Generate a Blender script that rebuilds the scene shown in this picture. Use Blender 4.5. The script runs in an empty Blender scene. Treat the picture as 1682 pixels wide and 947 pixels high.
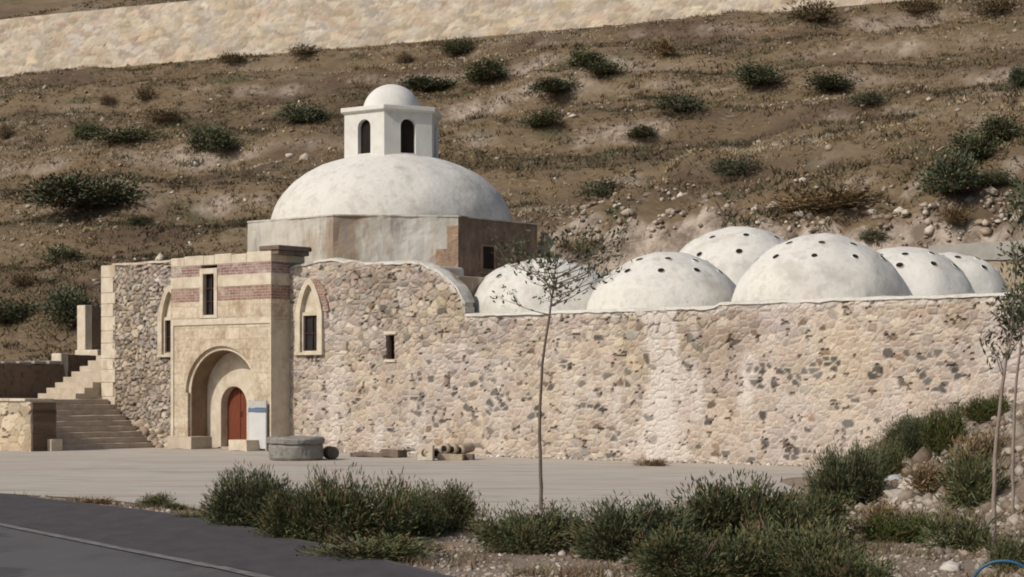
import bpy, bmesh, math, random
import numpy as np
from mathutils import Vector, Matrix, noise, kdtree
R = math.radians
random.seed(7); rng = np.random.default_rng(7)
S = bpy.context.scene
COL = S.collection

# ------------------------------------------------------------------ camera
F = 3200.0; CZ = 1.9; HY = 635.0
cam = bpy.data.cameras.new('camera'); co = bpy.data.objects.new('camera', cam); COL.objects.link(co)
co.location = (0, 0, CZ); co.rotation_euler = (R(90), 0, 0)
cam.sensor_width = 36; cam.lens = F/1682*36; cam.shift_y = (HY-473.5)/1682
cam.clip_start = .1; cam.clip_end = 3000
S.camera = co
# ------------------------------------------------------------------ light
SAZ, SEL = R(-53), R(40)           # azimuth left of the camera's back, elevation
sd = Vector((math.sin(SAZ)*math.cos(SEL), -math.cos(SAZ)*math.cos(SEL), math.sin(SEL)))
W = bpy.data.worlds.new('World'); S.world = W; W.use_nodes = True
nt = W.node_tree; bg = nt.nodes['Background']
sky = nt.nodes.new('ShaderNodeTexSky'); sky.sky_type = 'NISHITA'; sky.sun_disc = False
sky.sun_elevation = SEL; sky.sun_rotation = math.atan2(sd.x, sd.y); sky.dust_density = 3.0
nt.links.new(sky.outputs[0], bg.inputs[0]); bg.inputs[1].default_value = .09
sl = bpy.data.lights.new('sun', 'SUN'); so = bpy.data.objects.new('sun', sl); COL.objects.link(so)
sl.energy = 3.15; sl.angle = R(.6); sl.color = (1, .942, .86)
so.rotation_euler = sd.to_track_quat('Z', 'Y').to_euler(); so.location = (-30, -20, 40)
S.view_settings.view_transform = 'Standard'; S.view_settings.look = 'None'
S.view_settings.exposure = 0.04; S.view_settings.gamma = 1
S.render.engine = 'CYCLES'
S.cycles.filter_width = 1.9

# ------------------------------------------------------------------ helpers
def lk(o, parent=None):
    COL.objects.link(o)
    if parent is not None: o.parent = parent
    return o
def tag(o, label=None, cat=None, group=None, kind=None):
    if label: o['label'] = label
    if cat: o['category'] = cat
    if group: o['group'] = group
    if kind: o['kind'] = kind
    return o
def empty(name, loc=(0,0,0), rz=0, parent=None):
    o = bpy.data.objects.new(name, None); o.location = loc; o.rotation_euler = (0,0,rz); o.empty_display_size = .3
    return lk(o, parent)
def finish(name, bm, m, parent=None, smooth=False, bevel=0, loc=None, rz=None, recalc=True):
    if recalc: bmesh.ops.recalc_face_normals(bm, faces=bm.faces[:])
    me = bpy.data.meshes.new(name); bm.to_mesh(me); bm.free()
    for mm in (m if isinstance(m, (list, tuple)) else [m]): me.materials.append(mm)
    if smooth:
        for p in me.polygons: p.use_smooth = True
    o = lk(bpy.data.objects.new(name, me), parent)
    if bevel:
        b = o.modifiers.new('b', 'BEVEL'); b.width = bevel; b.segments = 2; b.limit_method = 'ANGLE'
    if loc is not None: o.location = loc
    if rz is not None: o.rotation_euler = (0,0,rz)
    return o
def box(bm, x0,x1,y0,y1,z0,z1, mi=0):
    v = [bm.verts.new(p) for p in ((x0,y0,z0),(x1,y0,z0),(x1,y1,z0),(x0,y1,z0),(x0,y0,z1),(x1,y0,z1),(x1,y1,z1),(x0,y1,z1))]
    for f in ((0,3,2,1),(4,5,6,7),(0,1,5,4),(1,2,6,5),(2,3,7,6),(3,0,4,7)):
        bm.faces.new([v[i] for i in f]).material_index = mi
def obox(name, x0,x1,y0,y1,z0,z1, m, parent=None, bevel=.012):
    bm = bmesh.new(); box(bm, x0,x1,y0,y1,z0,z1); return finish(name, bm, m, parent, bevel=bevel)
def rough_box(name, x0,x1,y0,y1,z0,z1, m, parent=None, step=.25, amp=.03):
    """box whose faces are gridded and pushed about so that edges are uneven"""
    bm = bmesh.new()
    nx, ny, nz = [max(1, int(round(d/step))) for d in (x1-x0, y1-y0, z1-z0)]
    bmesh.ops.create_cube(bm, size=1)
    for v in bm.verts: v.co = Vector(((v.co.x+.5), (v.co.y+.5), (v.co.z+.5)))
    for ax, n in ((0,nx),(1,ny),(2,nz)):
        for i in range(1, n):
            no = [0,0,0]; no[ax] = 1; c = [0,0,0]; c[ax] = i/n
            bmesh.ops.bisect_plane(bm, geom=bm.verts[:]+bm.edges[:]+bm.faces[:], plane_co=c, plane_no=no)
    for v in bm.verts:
        v.co = Vector((x0+v.co.x*(x1-x0), y0+v.co.y*(y1-y0), z0+v.co.z*(z1-z0)))
        v.co += noise.noise_vector(v.co*2.3)*amp
    return finish(name, bm, m, parent)
def sheetgrid(xs, zs, fn):
    bm = bmesh.new()
    g = [[bm.verts.new(fn(x, z)) for z in zs] for x in xs]
    for i in range(len(xs)-1):
        for j in range(len(zs)-1): bm.faces.new((g[i][j], g[i+1][j], g[i+1][j+1], g[i][j+1]))
    return bm
def arch_wall(bm, xl, xr, z0, zt, cx, hw, zs, h, y0, y1, n=20, pointed=False, mi=0):
    """slab xl..xr, z0..zt, y0..y1 with an arched opening standing on z0"""
    def P(x): 
        t = min(1, abs(x-cx)/hw)
        return zs + h*(math.sqrt(max(0, 1-t*t)) if not pointed else (1-t**1.55)**.72)
    xs = [cx+hw*-math.cos(math.pi*i/n) for i in range(n+1)]
    def q(*p):
        f = bm.faces.new([bm.verts.new(a) for a in p]); f.material_index = mi
    for a, b in ((xl, cx-hw), (cx+hw, xr)):
        q((a,y0,z0),(b,y0,z0),(b,y0,zt),(a,y0,zt)); q((a,y1,z0),(b,y1,z0),(b,y1,zt),(a,y1,zt))
    for x, zz in ((xl,zt),(cx-hw,zs),(cx+hw,zs),(xr,zt)): q((x,y0,z0),(x,y1,z0),(x,y1,zz),(x,y0,zz))
    q((xl,y0,zt),(xr,y0,zt),(xr,y1,zt),(xl,y1,zt))
    for a, b in zip(xs, xs[1:]):
        za, zb = P(a), P(b)
        q((a,y0,za),(b,y0,zb),(b,y0,zt),(a,y0,zt)); q((a,y1,za),(b,y1,zb),(b,y1,zt),(a,y1,zt))
        q((a,y0,za),(b,y0,zb),(b,y1,zb),(a,y1,za))
def arch_plate(bm, cx, hw, z0, zs, h, y, n=20, pointed=False, thick=.04, mi=0):
    """flat arched plate (door leaf, infill) of given thickness"""
    def P(x):
        t = min(1, abs(x-cx)/hw)
        return zs + h*(math.sqrt(max(0, 1-t*t)) if not pointed else (1-t**1.55)**.72)
    xs = [cx+hw*-math.cos(math.pi*i/n) for i in range(n+1)]
    for yy in (y, y+thick):
        for a, b in zip(xs, xs[1:]):
            bm.faces.new([bm.verts.new(p) for p in ((a,yy,z0),(b,yy,z0),(b,yy,P(b)),(a,yy,P(a)))]).material_index = mi
    for a, b in zip(xs, xs[1:]):
        bm.faces.new([bm.verts.new(p) for p in ((a,y,P(a)),(b,y,P(b)),(b,y+thick,P(b)),(a,y+thick,P(a)))]).material_index = mi
def tube(bm, pts, rad, n=8, cap=True):
    rings = []
    for i, p in enumerate(pts):
        p = Vector(p); d = (Vector(pts[min(i+1, len(pts)-1)])-Vector(pts[max(i-1, 0)])).normalized()
        a = d.orthogonal().normalized() if i == 0 else (a - d*a.dot(d)).normalized()
        b = d.cross(a); r = rad[i] if isinstance(rad, (list, tuple)) else rad
        rings.append([bm.verts.new(p+(a*math.cos(2*math.pi*k/n)+b*math.sin(2*math.pi*k/n))*r) for k in range(n)])
    for u, w in zip(rings, rings[1:]):
        for k in range(n): bm.faces.new((u[k], u[(k+1)%n], w[(k+1)%n], w[k]))
    if cap: bm.faces.new(rings[0]); bm.faces.new(rings[-1])
def sstep(x, a, b):
    t = min(1, max(0, (x-a)/(b-a))); return t*t*(3-2*t)

# ------------------------------------------------------------------ materials
def mat(name, stops, scale=3, detail=6, rough=.9, bump=.3, bdist=.03, big=None, bigscale=.35, bigpos=(.45,.65), attr=None,
        spec=.2, bscale=None, stretch=(1,1,1), steep=None, rot=0, bigdetail=5):
    m = bpy.data.materials.new(name); m.use_nodes = True; n = m.node_tree; N = n.nodes; L = n.links
    bs = N['Principled BSDF']; bs.inputs['Roughness'].default_value = rough; bs.inputs['Specular IOR Level'].default_value = spec
    tc = N.new('ShaderNodeTexCoord'); mp = N.new('ShaderNodeMapping'); mp.inputs['Scale'].default_value = stretch
    src = tc.outputs['Object']
    if rot:
        mr_ = N.new('ShaderNodeMapping'); mr_.inputs['Rotation'].default_value = (0, 0, rot); L.new(src, mr_.inputs[0]); src = mr_.outputs[0]
    L.new(src, mp.inputs[0])
    nz = N.new('ShaderNodeTexNoise'); nz.inputs['Scale'].default_value = scale; nz.inputs['Detail'].default_value = detail; nz.inputs['Roughness'].default_value = .65
    L.new(mp.outputs[0], nz.inputs[0])
    rp = N.new('ShaderNodeValToRGB'); el = rp.color_ramp.elements
    k = len(stops)
    for i, c in enumerate(stops):
        p = .3+.4*i/max(1, k-1)
        e = el[i] if i < 2 else el.new(p)
        e.position = p; e.color = (*c, 1)
    L.new(nz.outputs[0], rp.inputs[0]); out = rp.outputs[0]
    if attr:
        a = N.new('ShaderNodeAttribute'); a.attribute_name = attr
        mx = N.new('ShaderNodeMix'); mx.data_type = 'RGBA'; mx.blend_type = 'MULTIPLY'; mx.inputs[0].default_value = 1
        L.new(a.outputs['Color'], mx.inputs[6]); L.new(out, mx.inputs[7]); out = mx.outputs[2]
    if big:
        for j, (bc, sc, lo, hi, amt) in enumerate(big):
            n2 = N.new('ShaderNodeTexNoise'); n2.inputs['Scale'].default_value = sc; n2.inputs['Detail'].default_value = bigdetail; n2.inputs['Roughness'].default_value = .6
            mp2 = N.new('ShaderNodeMapping'); mp2.inputs['Location'].default_value = (j*7.3, j*3.1, j*5.7); mp2.inputs['Scale'].default_value = stretch
            L.new(src, mp2.inputs[0]); L.new(mp2.outputs[0], n2.inputs[0])
            mr = N.new('ShaderNodeMapRange'); mr.inputs[1].default_value = lo; mr.inputs[2].default_value = hi; mr.inputs[4].default_value = amt
            L.new(n2.outputs[0], mr.inputs[0])
            mx = N.new('ShaderNodeMix'); mx.data_type = 'RGBA'; mx.inputs[7].default_value = (*bc, 1)
            L.new(mr.outputs[0], mx.inputs[0]); L.new(out, mx.inputs[6]); out = mx.outputs[2]
    if steep:
        g = N.new('ShaderNodeNewGeometry'); sx = N.new('ShaderNodeSeparateXYZ'); L.new(g.outputs['Normal'], sx.inputs[0])
        mr = N.new('ShaderNodeMapRange'); mr.inputs[1].default_value = .72; mr.inputs[2].default_value = .58
        L.new(sx.outputs[2], mr.inputs[0])
        n3 = N.new('ShaderNodeTexNoise'); n3.inputs['Scale'].default_value = 1.1; n3.inputs['Detail'].default_value = 8; n3.inputs['Roughness'].default_value = .75
        L.new(tc.outputs['Object'], n3.inputs[0])
        r3 = N.new('ShaderNodeValToRGB'); 
        for e, p, c in zip((r3.color_ramp.elements[0], r3.color_ramp.elements[1]), (.4, .6), steep): e.position = p; e.color = (*c, 1)
        L.new(n3.outputs[0], r3.inputs[0])
        mx = N.new('ShaderNodeMix'); mx.data_type = 'RGBA'; L.new(mr.outputs[0], mx.inputs[0]); L.new(out, mx.inputs[6]); L.new(r3.outputs[0], mx.inputs[7]); out = mx.outputs[2]
    L.new(out, bs.inputs['Base Color'])
    if bump:
        b = N.new('ShaderNodeBump'); b.inputs['Strength'].default_value = bump; b.inputs['Distance'].default_value = bdist
        nb = N.new('ShaderNodeTexNoise'); nb.inputs['Scale'].default_value = bscale or scale*3; nb.inputs['Detail'].default_value = 8; nb.inputs['Roughness'].default_value = .7
        L.new(mp.outputs[0], nb.inputs[0]); L.new(nb.outputs[0], b.inputs['Height']); L.new(b.outputs[0], bs.inputs['Normal'])
    return m
def mat_blocks(name, c1, c2, mortar, bw, bh, ms=.012, rough=.9, stain=(.3,.2,.13), stain_amt=.5, bump=.5, lo=.5, hi=.75):
    """coursed masonry in (x+y, z) of the object's own frame, with stains"""
    m = bpy.data.materials.new(name); m.use_nodes = True; N = m.node_tree.nodes; L = m.node_tree.links
    bs = N['Principled BSDF']; bs.inputs['Roughness'].default_value = rough; bs.inputs['Specular IOR Level'].default_value = .2
    tc = N.new('ShaderNodeTexCoord'); sp = N.new('ShaderNodeSeparateXYZ'); L.new(tc.outputs['Object'], sp.inputs[0])
    ad = N.new('ShaderNodeMath'); L.new(sp.outputs[0], ad.inputs[0]); L.new(sp.outputs[1], ad.inputs[1])
    nzd = N.new('ShaderNodeTexNoise'); nzd.inputs['Scale'].default_value = 1.5; L.new(tc.outputs['Object'], nzd.inputs[0])
    ms1 = N.new('ShaderNodeMath'); ms1.operation = 'MULTIPLY_ADD'; ms1.inputs[1].default_value = bh*.35; L.new(nzd.outputs[0], ms1.inputs[0]); L.new(sp.outputs[2], ms1.inputs[2])
    cb = N.new('ShaderNodeCombineXYZ'); L.new(ad.outputs[0], cb.inputs[0]); L.new(ms1.outputs[0], cb.inputs[1])
    br = N.new('ShaderNodeTexBrick'); br.inputs['Scale'].default_value = 1; br.inputs['Brick Width'].default_value = bw; br.inputs['Row Height'].default_value = bh
    br.inputs['Mortar Size'].default_value = ms; br.inputs['Mortar Smooth'].default_value = .3; br.inputs['Bias'].default_value = 0
    br.inputs['Color1'].default_value = (*c1,1); br.inputs['Color2'].default_value = (*c2,1); br.inputs['Mortar'].default_value = (*mortar,1)
    L.new(cb.outputs[0], br.inputs[0])
    nz = N.new('ShaderNodeTexNoise'); nz.inputs['Scale'].default_value = 1.3; nz.inputs['Detail'].default_value = 8; nz.inputs['Roughness'].default_value = .7; L.new(tc.outputs['Object'], nz.inputs[0])
    mr = N.new('ShaderNodeMapRange'); mr.inputs[1].default_value = lo; mr.inputs[2].default_value = hi; mr.inputs[4].default_value = stain_amt; L.new(nz.outputs[0], mr.inputs[0])
    mx = N.new('ShaderNodeMix'); mx.data_type = 'RGBA'; mx.inputs[7].default_value = (*stain,1); L.new(mr.outputs[0], mx.inputs[0]); L.new(br.outputs[0], mx.inputs[6])
    n4 = N.new('ShaderNodeTexNoise'); n4.inputs['Scale'].default_value = 9; n4.inputs['Detail'].default_value = 6; L.new(tc.outputs['Object'], n4.inputs[0])
    m4 = N.new('ShaderNodeMapRange'); m4.inputs[1].default_value = .3; m4.inputs[2].default_value = .7; m4.inputs[3].default_value = .78; m4.inputs[4].default_value = 1.15; L.new(n4.outputs[0], m4.inputs[0])
    mm = N.new('ShaderNodeMix'); mm.data_type = 'RGBA'; mm.blend_type = 'MULTIPLY'; mm.inputs[0].default_value = 1; L.new(mx.outputs[2], mm.inputs[6]); L.new(m4.outputs[0], mm.inputs[7])
    L.new(mm.outputs[2], bs.inputs['Base Color'])
    b = N.new('ShaderNodeBump'); b.inputs['Strength'].default_value = bump; b.inputs['Distance'].default_value = .02
    ih = N.new('ShaderNodeMath'); ih.operation = 'MULTIPLY_ADD'; ih.inputs[1].default_value = -1.2; L.new(br.outputs['Fac'], ih.inputs[0]); L.new(n4.outputs[0], ih.inputs[2])
    L.new(ih.outputs[0], b.inputs['Height']); L.new(b.outputs[0], bs.inputs['Normal'])
    return m
def mat_attr(name, rough=.8, spec=.15, nscale=30, amp=.25, bump=0, trans=0):
    """colour from the mesh's own 'Col' attribute, with fine mottling"""
    return mat(name, [(1-amp,)*3, (1+amp*.6,)*3], scale=nscale, rough=rough, bump=bump, bdist=.012, attr='Col', spec=spec)

M = {}
CA0 = R(24.8)
M['plaster'] = mat('white_lime_plaster', [(.43,.41,.365),(.60,.58,.53),(.52,.50,.45)], scale=2.6, detail=10, bump=.9, bdist=.03, bscale=5, bigdetail=9,
                   big=[((.37,.35,.31), .9, .52, .66, .55), ((.63,.61,.57), .5, .5, .64, .6), ((.50,.41,.35), 1.5, .60, .70, .5), ((.30,.28,.25), 4.5, .64, .72, .45)])
M['drum'] = mat('weathered_drum_plaster', [(.38,.355,.30),(.50,.47,.41),(.44,.40,.335)], scale=1.6, detail=10, bump=.8, bscale=6, stretch=(1,1,.32),
                bigdetail=9, big=[((.25,.18,.125), .55, .52, .60, .85), ((.55,.53,.48), .8, .5, .60, .8), ((.24,.225,.22), 1.1, .56, .64, .7), ((.38,.25,.18), 2.2, .62, .68, .6), ((.16,.14,.12), 3.4, .60, .70, .5)])
M['drumside'] = mat('shaded_bare_masonry', [(.11,.075,.052),(.18,.125,.09),(.26,.195,.145)], scale=2.6, bump=.9, bdist=.05, bscale=6, stretch=(1,1,.6))  # bare masonry with the shade of this turned-away face put into the colour
M['lantern'] = mat('lantern_plaster', [(.54,.525,.485),(.66,.645,.60)], scale=2, bump=.25, bscale=8, big=[((.42,.38,.33), 1.5, .6, .75, .5)])
M['ashlar'] = mat_blocks('cream_ashlar', (.58,.50,.385), (.46,.385,.285), (.36,.29,.21), .62, .34, ms=.008, stain=(.33,.24,.16), stain_amt=.85, bump=.4, lo=.48, hi=.64)
M['ashlar_pale'] = mat('pale_dressed_stone', [(.44,.37,.275),(.63,.565,.455)], scale=3, detail=10, bump=.5, bscale=12, bigdetail=9, big=[((.36,.26,.17), 1.3, .54, .66, .6), ((.62,.58,.50), 2, .58, .68, .6)])
M['brick'] = mat_blocks('red_brick_courses', (.235,.125,.10), (.29,.185,.15), (.38,.31,.25), .26, .085, ms=.011, stain=(.42,.34,.28), stain_amt=.8, lo=.5, hi=.64)
M['brickp'] = mat_blocks('purple_brick_courses', (.19,.10,.10), (.30,.21,.18), (.40,.31,.26), .26, .085, ms=.011, stain=(.46,.40,.34), stain_amt=.85, lo=.48, hi=.6)
M['soffit'] = mat('shaded_brown_stone', [(.17,.115,.075),(.27,.185,.12)], scale=3, bump=.4)  # brown deepened so the shade of the portal recess is in the colour
M['door'] = mat('red_brown_door_wood', [(.115,.030,.016),(.175,.052,.026)], scale=6, bump=.2, rough=.55, stretch=(6,6,.6))
M['darkwood'] = mat('dark_window_wood', [(.035,.018,.014),(.06,.03,.022)], scale=8, bump=.1, rough=.6)
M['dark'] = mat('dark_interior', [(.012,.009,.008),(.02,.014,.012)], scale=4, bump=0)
M['glass'] = mat('dark_window_glass', [(.02,.018,.02),(.03,.028,.03)], scale=1, bump=0, rough=.25, spec=.4)
M['rubble'] = mat_attr('rubble_masonry', nscale=22, amp=.28, bump=.9)
M['rubbleplain'] = mat('plain_rubble', [(.22,.17,.12),(.36,.29,.21),(.29,.225,.165)], scale=6, bump=1, bdist=.05, bscale=9)
M['darkrubble'] = mat('shaded_rubble', [(.10,.07,.045),(.19,.135,.095),(.15,.105,.07)], scale=5, bump=1, bdist=.06, bscale=8)  # shade of the parapets' turned-away sides is mixed into this brown
M['step'] = mat('stair_stone', [(.36,.30,.225),(.50,.43,.34)], scale=3, bump=.4, bscale=14)
M['stepdark'] = mat('darker_stair_stone', [(.33,.265,.205),(.48,.405,.325)], scale=3, bump=.4, bscale=14)  # slightly darker copy of the stair stone, for the lower flight
M['hill'] = mat('dry_hillside', [(.078,.054,.032),(.165,.119,.072),(.120,.085,.050),(.26,.195,.12)], scale=2.4, detail=10, bump=1, bdist=.07, bscale=4,
                big=[((.23,.18,.13), .22, .56, .66, .7), ((.070,.046,.032), .16, .5, .62, .75), ((.175,.125,.065), .5, .56, .68, .4), ((.065,.065,.032), .5, .58, .66, .6), ((.28,.235,.185), 1.3, .64, .70, .7)],
                steep=((.15,.115,.088), (.40,.335,.275)), stretch=(.42,1,1), rot=CA0, bigdetail=9)
M['gravel'] = mat('stony_verge', [(.16,.12,.085),(.30,.24,.185),(.22,.165,.12),(.40,.33,.265)], scale=9, detail=9, bump=1, bdist=.05, bscale=16,
                  big=[((.14,.095,.065), .7, .5, .65, .6)])
M['plaza'] = mat('packed_pale_plaza', [(.33,.295,.25),(.455,.41,.355)], scale=2.2, detail=10, bump=.4, bscale=20, stretch=(.35,1.3,1), bigdetail=9,
                 big=[((.43,.38,.32), .6, .5, .62, .7), ((.25,.215,.18), .9, .54, .64, .6), ((.36,.28,.22), .4, .54, .62, .5), ((.22,.185,.15), 5, .64, .70, .5)])
M['asphalt'] = mat('old_asphalt', [(.066,.062,.061),(.092,.087,.085)], scale=2.5, bump=.6, bdist=.012, bscale=50,
                   big=[((.11,.105,.106), .25, .45, .6, .7), ((.13,.115,.10), 3, .60, .72, .5), ((.045,.043,.043), .7, .58, .63, .6)], bigdetail=9, stretch=(1,.5,1))
M['asphalt2'] = mat('resurfaced_asphalt_strip', [(.052,.046,.047),(.078,.069,.070)], scale=3, bump=.4, bdist=.01, bscale=60, big=[((.09,.078,.07), 1.2, .6, .75, .4)], stretch=(1,.5,1))
M['paint'] = mat('worn_road_paint', [(.085,.08,.078),(.15,.142,.138),(.21,.20,.195)], scale=5, detail=9, bump=.1)
M['bigwall'] = mat_attr('terrace_wall_stone', nscale=3, amp=.18, bump=.5)
M['leaf'] = mat_attr('leaves', nscale=6, amp=.3, spec=.1)
M['grass'] = mat_attr('dry_grass_blades', nscale=4, amp=.2)
M['stones'] = mat_attr('loose_stones', nscale=9, amp=.3, bump=.5)
M['bark'] = mat('sapling_bark', [(.10,.075,.055),(.19,.15,.12)], scale=12, bump=.6, stretch=(1,1,.3))
M['barkpale'] = mat('pale_bark', [(.20,.155,.125),(.33,.27,.23)], scale=12, bump=.6, stretch=(1,1,.3))
M['greystone'] = mat('grey_basalt', [(.12,.115,.10),(.24,.23,.205),(.18,.17,.15)], scale=5, bump=.6, bscale=14, big=[((.35,.33,.29), 2, .6, .75, .5)])
M['tanstone'] = mat('tan_carved_stone', [(.27,.21,.15),(.44,.36,.27)], scale=5, bump=.6, bscale=14)
M['brownstone'] = mat('brown_carved_stone', [(.10,.075,.055),(.20,.155,.12)], scale=5, bump=.6, bscale=14)
M['concrete'] = mat('grey_concrete', [(.25,.235,.21),(.34,.32,.29)], scale=2, bump=.4, big=[((.22,.20,.18), 1.2, .55, .7, .5)])
M['signwhite'] = mat('sign_white', [(.46,.46,.45),(.55,.545,.53)], scale=3, bump=0, rough=.5)
M['signblue'] = mat('sign_blue', [(.09,.14,.22),(.12,.17,.26)], scale=3, bump=0, rough=.5)
M['signgrey'] = mat('sign_grey', [(.36,.37,.35),(.44,.44,.42)], scale=3, bump=0, rough=.5)
M['blue'] = mat('blue_plastic', [(.010,.065,.125),(.014,.09,.165)], scale=8, bump=.1, rough=.45, spec=.4)

# ------------------------------------------------------------------ frames
TH = R(40); cu, su = math.cos(TH), math.sin(TH); W0 = (-6.6, 58.0)
def l2w(s, v): return (W0[0]+cu*s+su*v, W0[1]-su*s+cu*v)
def w2l(x, y):
    dx, dy = x-W0[0], y-W0[1]; return (dx*cu-dy*su, dx*su+dy*cu)
def s_at(px, v):
    k = (px-841)/F; return (k*(W0[1]+cu*v)-W0[0]-su*v)/(cu+su*k)
CA = R(24.8); cc, cs = math.cos(CA), math.sin(CA)
def wc(x, y): return cs*x+cc*y, cc*x-cs*y
WW = 111.5
BW = [-1e4, 51, 57, 63, 70, 80, WW+.75, WW+1.5, 130, 160, 220, 1e4]
BZ = [0, 0, 2.6, 5.4, 7.9, 11.6, 24.45, 28.2, 36, 46, 52, 52]
def H(x, y):
    w, c = wc(x, y); s, v = w2l(x, y)
    z = float(np.interp(w, BW, BZ))
    z += (2.5+1.3*sstep(s, 4, 16))*sstep(v, 11.2, 13.0+.5*noise.noise(Vector((s*.6, 0, 0))))*sstep(s, -3, 1)*(1-sstep(w, 66, 88))
    hm = sstep(w, 58, 66)
    if hm > 0 and w < WW+40:
        q = Vector((x, y, 0))
        e = (1-sstep(w, WW-5, WW-1)) if w < WW+2 else .4*sstep(w, WW+2, WW+8)
        nn = noise.fractal(q*.12, .9, 2.0, 4)
        z += hm*e*(nn*.8 + noise.fractal(q*.55+Vector((9,2,0)), .8, 2.1, 4)*.14)
        if v > 11 and s > -2: z += noise.fractal(q*.8+Vector((1,2,0)), .6, 2.1, 5)*.5*(1-sstep(v, 15, 21))
        # contour terraces
        t = (w + 2.2*noise.noise(q*.045+Vector((3,3,3))))/7.5
        fr = t-math.floor(t); z += hm*e*1.25*(sstep(fr, 0, .30)-fr)
    # earth mound in the right foreground
    mx = sstep(x, 5.2+max(0, (26-y))*.10, 8.4)
    my = sstep(y, 20.5, 31)*(1-sstep(y, 36.5, 41.5))
    if w < 50:
        m = mx*my*1.5*(1+.25*sstep(x, 8, 14))
        z += m + noise.fractal(Vector((x*.9, y*.9, 1)), .8, 2, 4)*.10*min(1, m*2)
        on_plaza = y > 29 and w < 51 and x < 6
        z += (-.004 if on_plaza else noise.noise(Vector((x*.8, y*.8, 4)))*.03-.02)
    return z
def hit(px, py):
    k = (px-841)/F; g = (HY-py)/F
    y = 15.0
    while y < 220:
        if CZ+g*y <= H(k*y, y): break
        y += .15
    return k*y, y, H(k*y, y)

# ------------------------------------------------------------------ terrain
def axis(segs):
    out = []
    for a, b, st in segs: out += list(np.arange(a, b, st))
    return out+[segs[-1][1]]
xs = axis([(-600,-100,50),(-100,-50,5),(-50,-24,.8),(-24,24,.4),(24,45,.8),(45,100,5),(100,600,50)])
ys = axis([(-200,0,20),(0,16,2),(16,42,.35),(42,60,.6),(60,80,.3),(80,118,.42),(118,160,1),(160,300,10),(300,900,60)])
HG = np.array([[H(x, y) for y in ys] for x in xs])
def terrain(name, keep, m, kind='structure'):
    idx = {}; V = []; Fc = []
    def vi(i, j):
        if (i, j) not in idx: idx[(i, j)] = len(V); V.append((xs[i], ys[j], HG[i, j]))
        return idx[(i, j)]
    for i in range(len(xs)-1):
        for j in range(len(ys)-1):
            if keep((xs[i]+xs[i+1])/2, (ys[j]+ys[j+1])/2): Fc.append((vi(i,j), vi(i+1,j), vi(i+1,j+1), vi(i,j+1)))
    me = bpy.data.meshes.new(name); me.from_pydata(V, [], Fc); me.materials.append(m)
    for p in me.polygons: p.use_smooth = True
    return tag(lk(bpy.data.objects.new(name, me)), kind=kind)
terrain('ground', lambda x, y: wc(x, y)[0] < 51, M['gravel'])
terrain('hillside', lambda x, y: wc(x, y)[0] >= 51, M['hill'])

# plaza, road, marking
def poly_sheet(name, left, right, z, m, nx=40, wob=0):
    """strip between two polylines, gridded"""
    n = len(left)
    def cr(P, t):
        t = t*(n-1); i = min(n-2, int(t)); f = t-i
        p = [Vector(P[max(0, min(n-1, i+d))]) for d in (-1, 0, 1, 2)]
        return .5*((2*p[1])+(-p[0]+p[2])*f+(2*p[0]-5*p[1]+4*p[2]-p[3])*f*f+(-p[0]+3*p[1]-3*p[2]+p[3])*f**3)
    N2 = 160; bm = bmesh.new(); g = []
    for i in range(N2+1):
        a, b = cr(left, i/N2), cr(right, i/N2); row = []
        for j in range(nx+1):
            p = a.lerp(b, j/nx)
            if wob and j in (0, nx): p = p+Vector((noise.noise(Vector((i*.31, j, 0)))*wob, noise.noise(Vector((i*.27, j, 5)))*wob))
            row.append(bm.verts.new((p.x, p.y, z)))
        g.append(row)
    for i in range(N2):
        for j in range(nx): bm.faces.new((g[i][j], g[i+1][j], g[i+1][j+1], g[i][j+1]))
    bm.normal_update(); bm.faces.ensure_lookup_table()
    if bm.faces[0].normal.z < 0: bmesh.ops.reverse_faces(bm, faces=bm.faces[:])
    return bm
def sheet(name, left, right, z, m, nx=20, wob=0):
    bm = poly_sheet(name, left, right, z, m, nx, wob)
    me = bpy.data.meshes.new(name); bm.to_mesh(me); bm.free(); me.materials.append(m)
    return tag(lk(bpy.data.objects.new(name, me)), kind='structure')
sheet_pl_near = [(-34,52),(-20,42.0),(-9.4,34.9),(-4.6,30.0),(-.34,26.6),(1.4,27.2),(3.6,31.5),(6.2,36.5),(9,41)]
sheet_pl_far = [(-34,66),(-22,64),(-16,62),(-11,61.2),(-6.8,58.2),(-2.5,54.7),(1.6,51.3),(6,47.6),(11,43.4)]
sheet('plaza', sheet_pl_near, sheet_pl_far, .010, M['plaza'], 24, wob=.5)
edge = [(-34,68),(-22,52),(-13.6,40.3),(-9.03,34.4),(-6.67,31.2),(-4.45,28.0),(-2.8,24.5),(-1.5,21.5),(-.79,19.8),(1.6,14),(4.0,8),(5.5,0),(5.5,-30)]
line = [(-33,69),(-24,54.5),(-17,43),(-12,34.8),(-9.2,30.2),(-6.94,26.4),(-4.6,22.6),(-3.24,20.43),(-2.73,19.6),(.3,14),(2.2,8),(3.2,0),(3.2,-30)]
def off(P, d):
    out = []
    for i, p in enumerate(P):
        a = Vector(P[max(0,i-1)]); b = Vector(P[min(len(P)-1,i+1)]); t = (b-a).normalized(); out.append((p[0]-t.y*-d, p[1]+t.x*-d))
    return out
sheet('road', [(p[0]-16, p[1]-9) for p in line], edge, .022, M['asphalt'], 10, wob=.05)
sheet('road_edge_strip', off(line, -.14), off(edge, .10), .029, M['asphalt2'], 10, wob=.07)
sheet('road_marking', off(line, .06), off(line, -.10), .036, M['paint'], 2)

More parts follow.
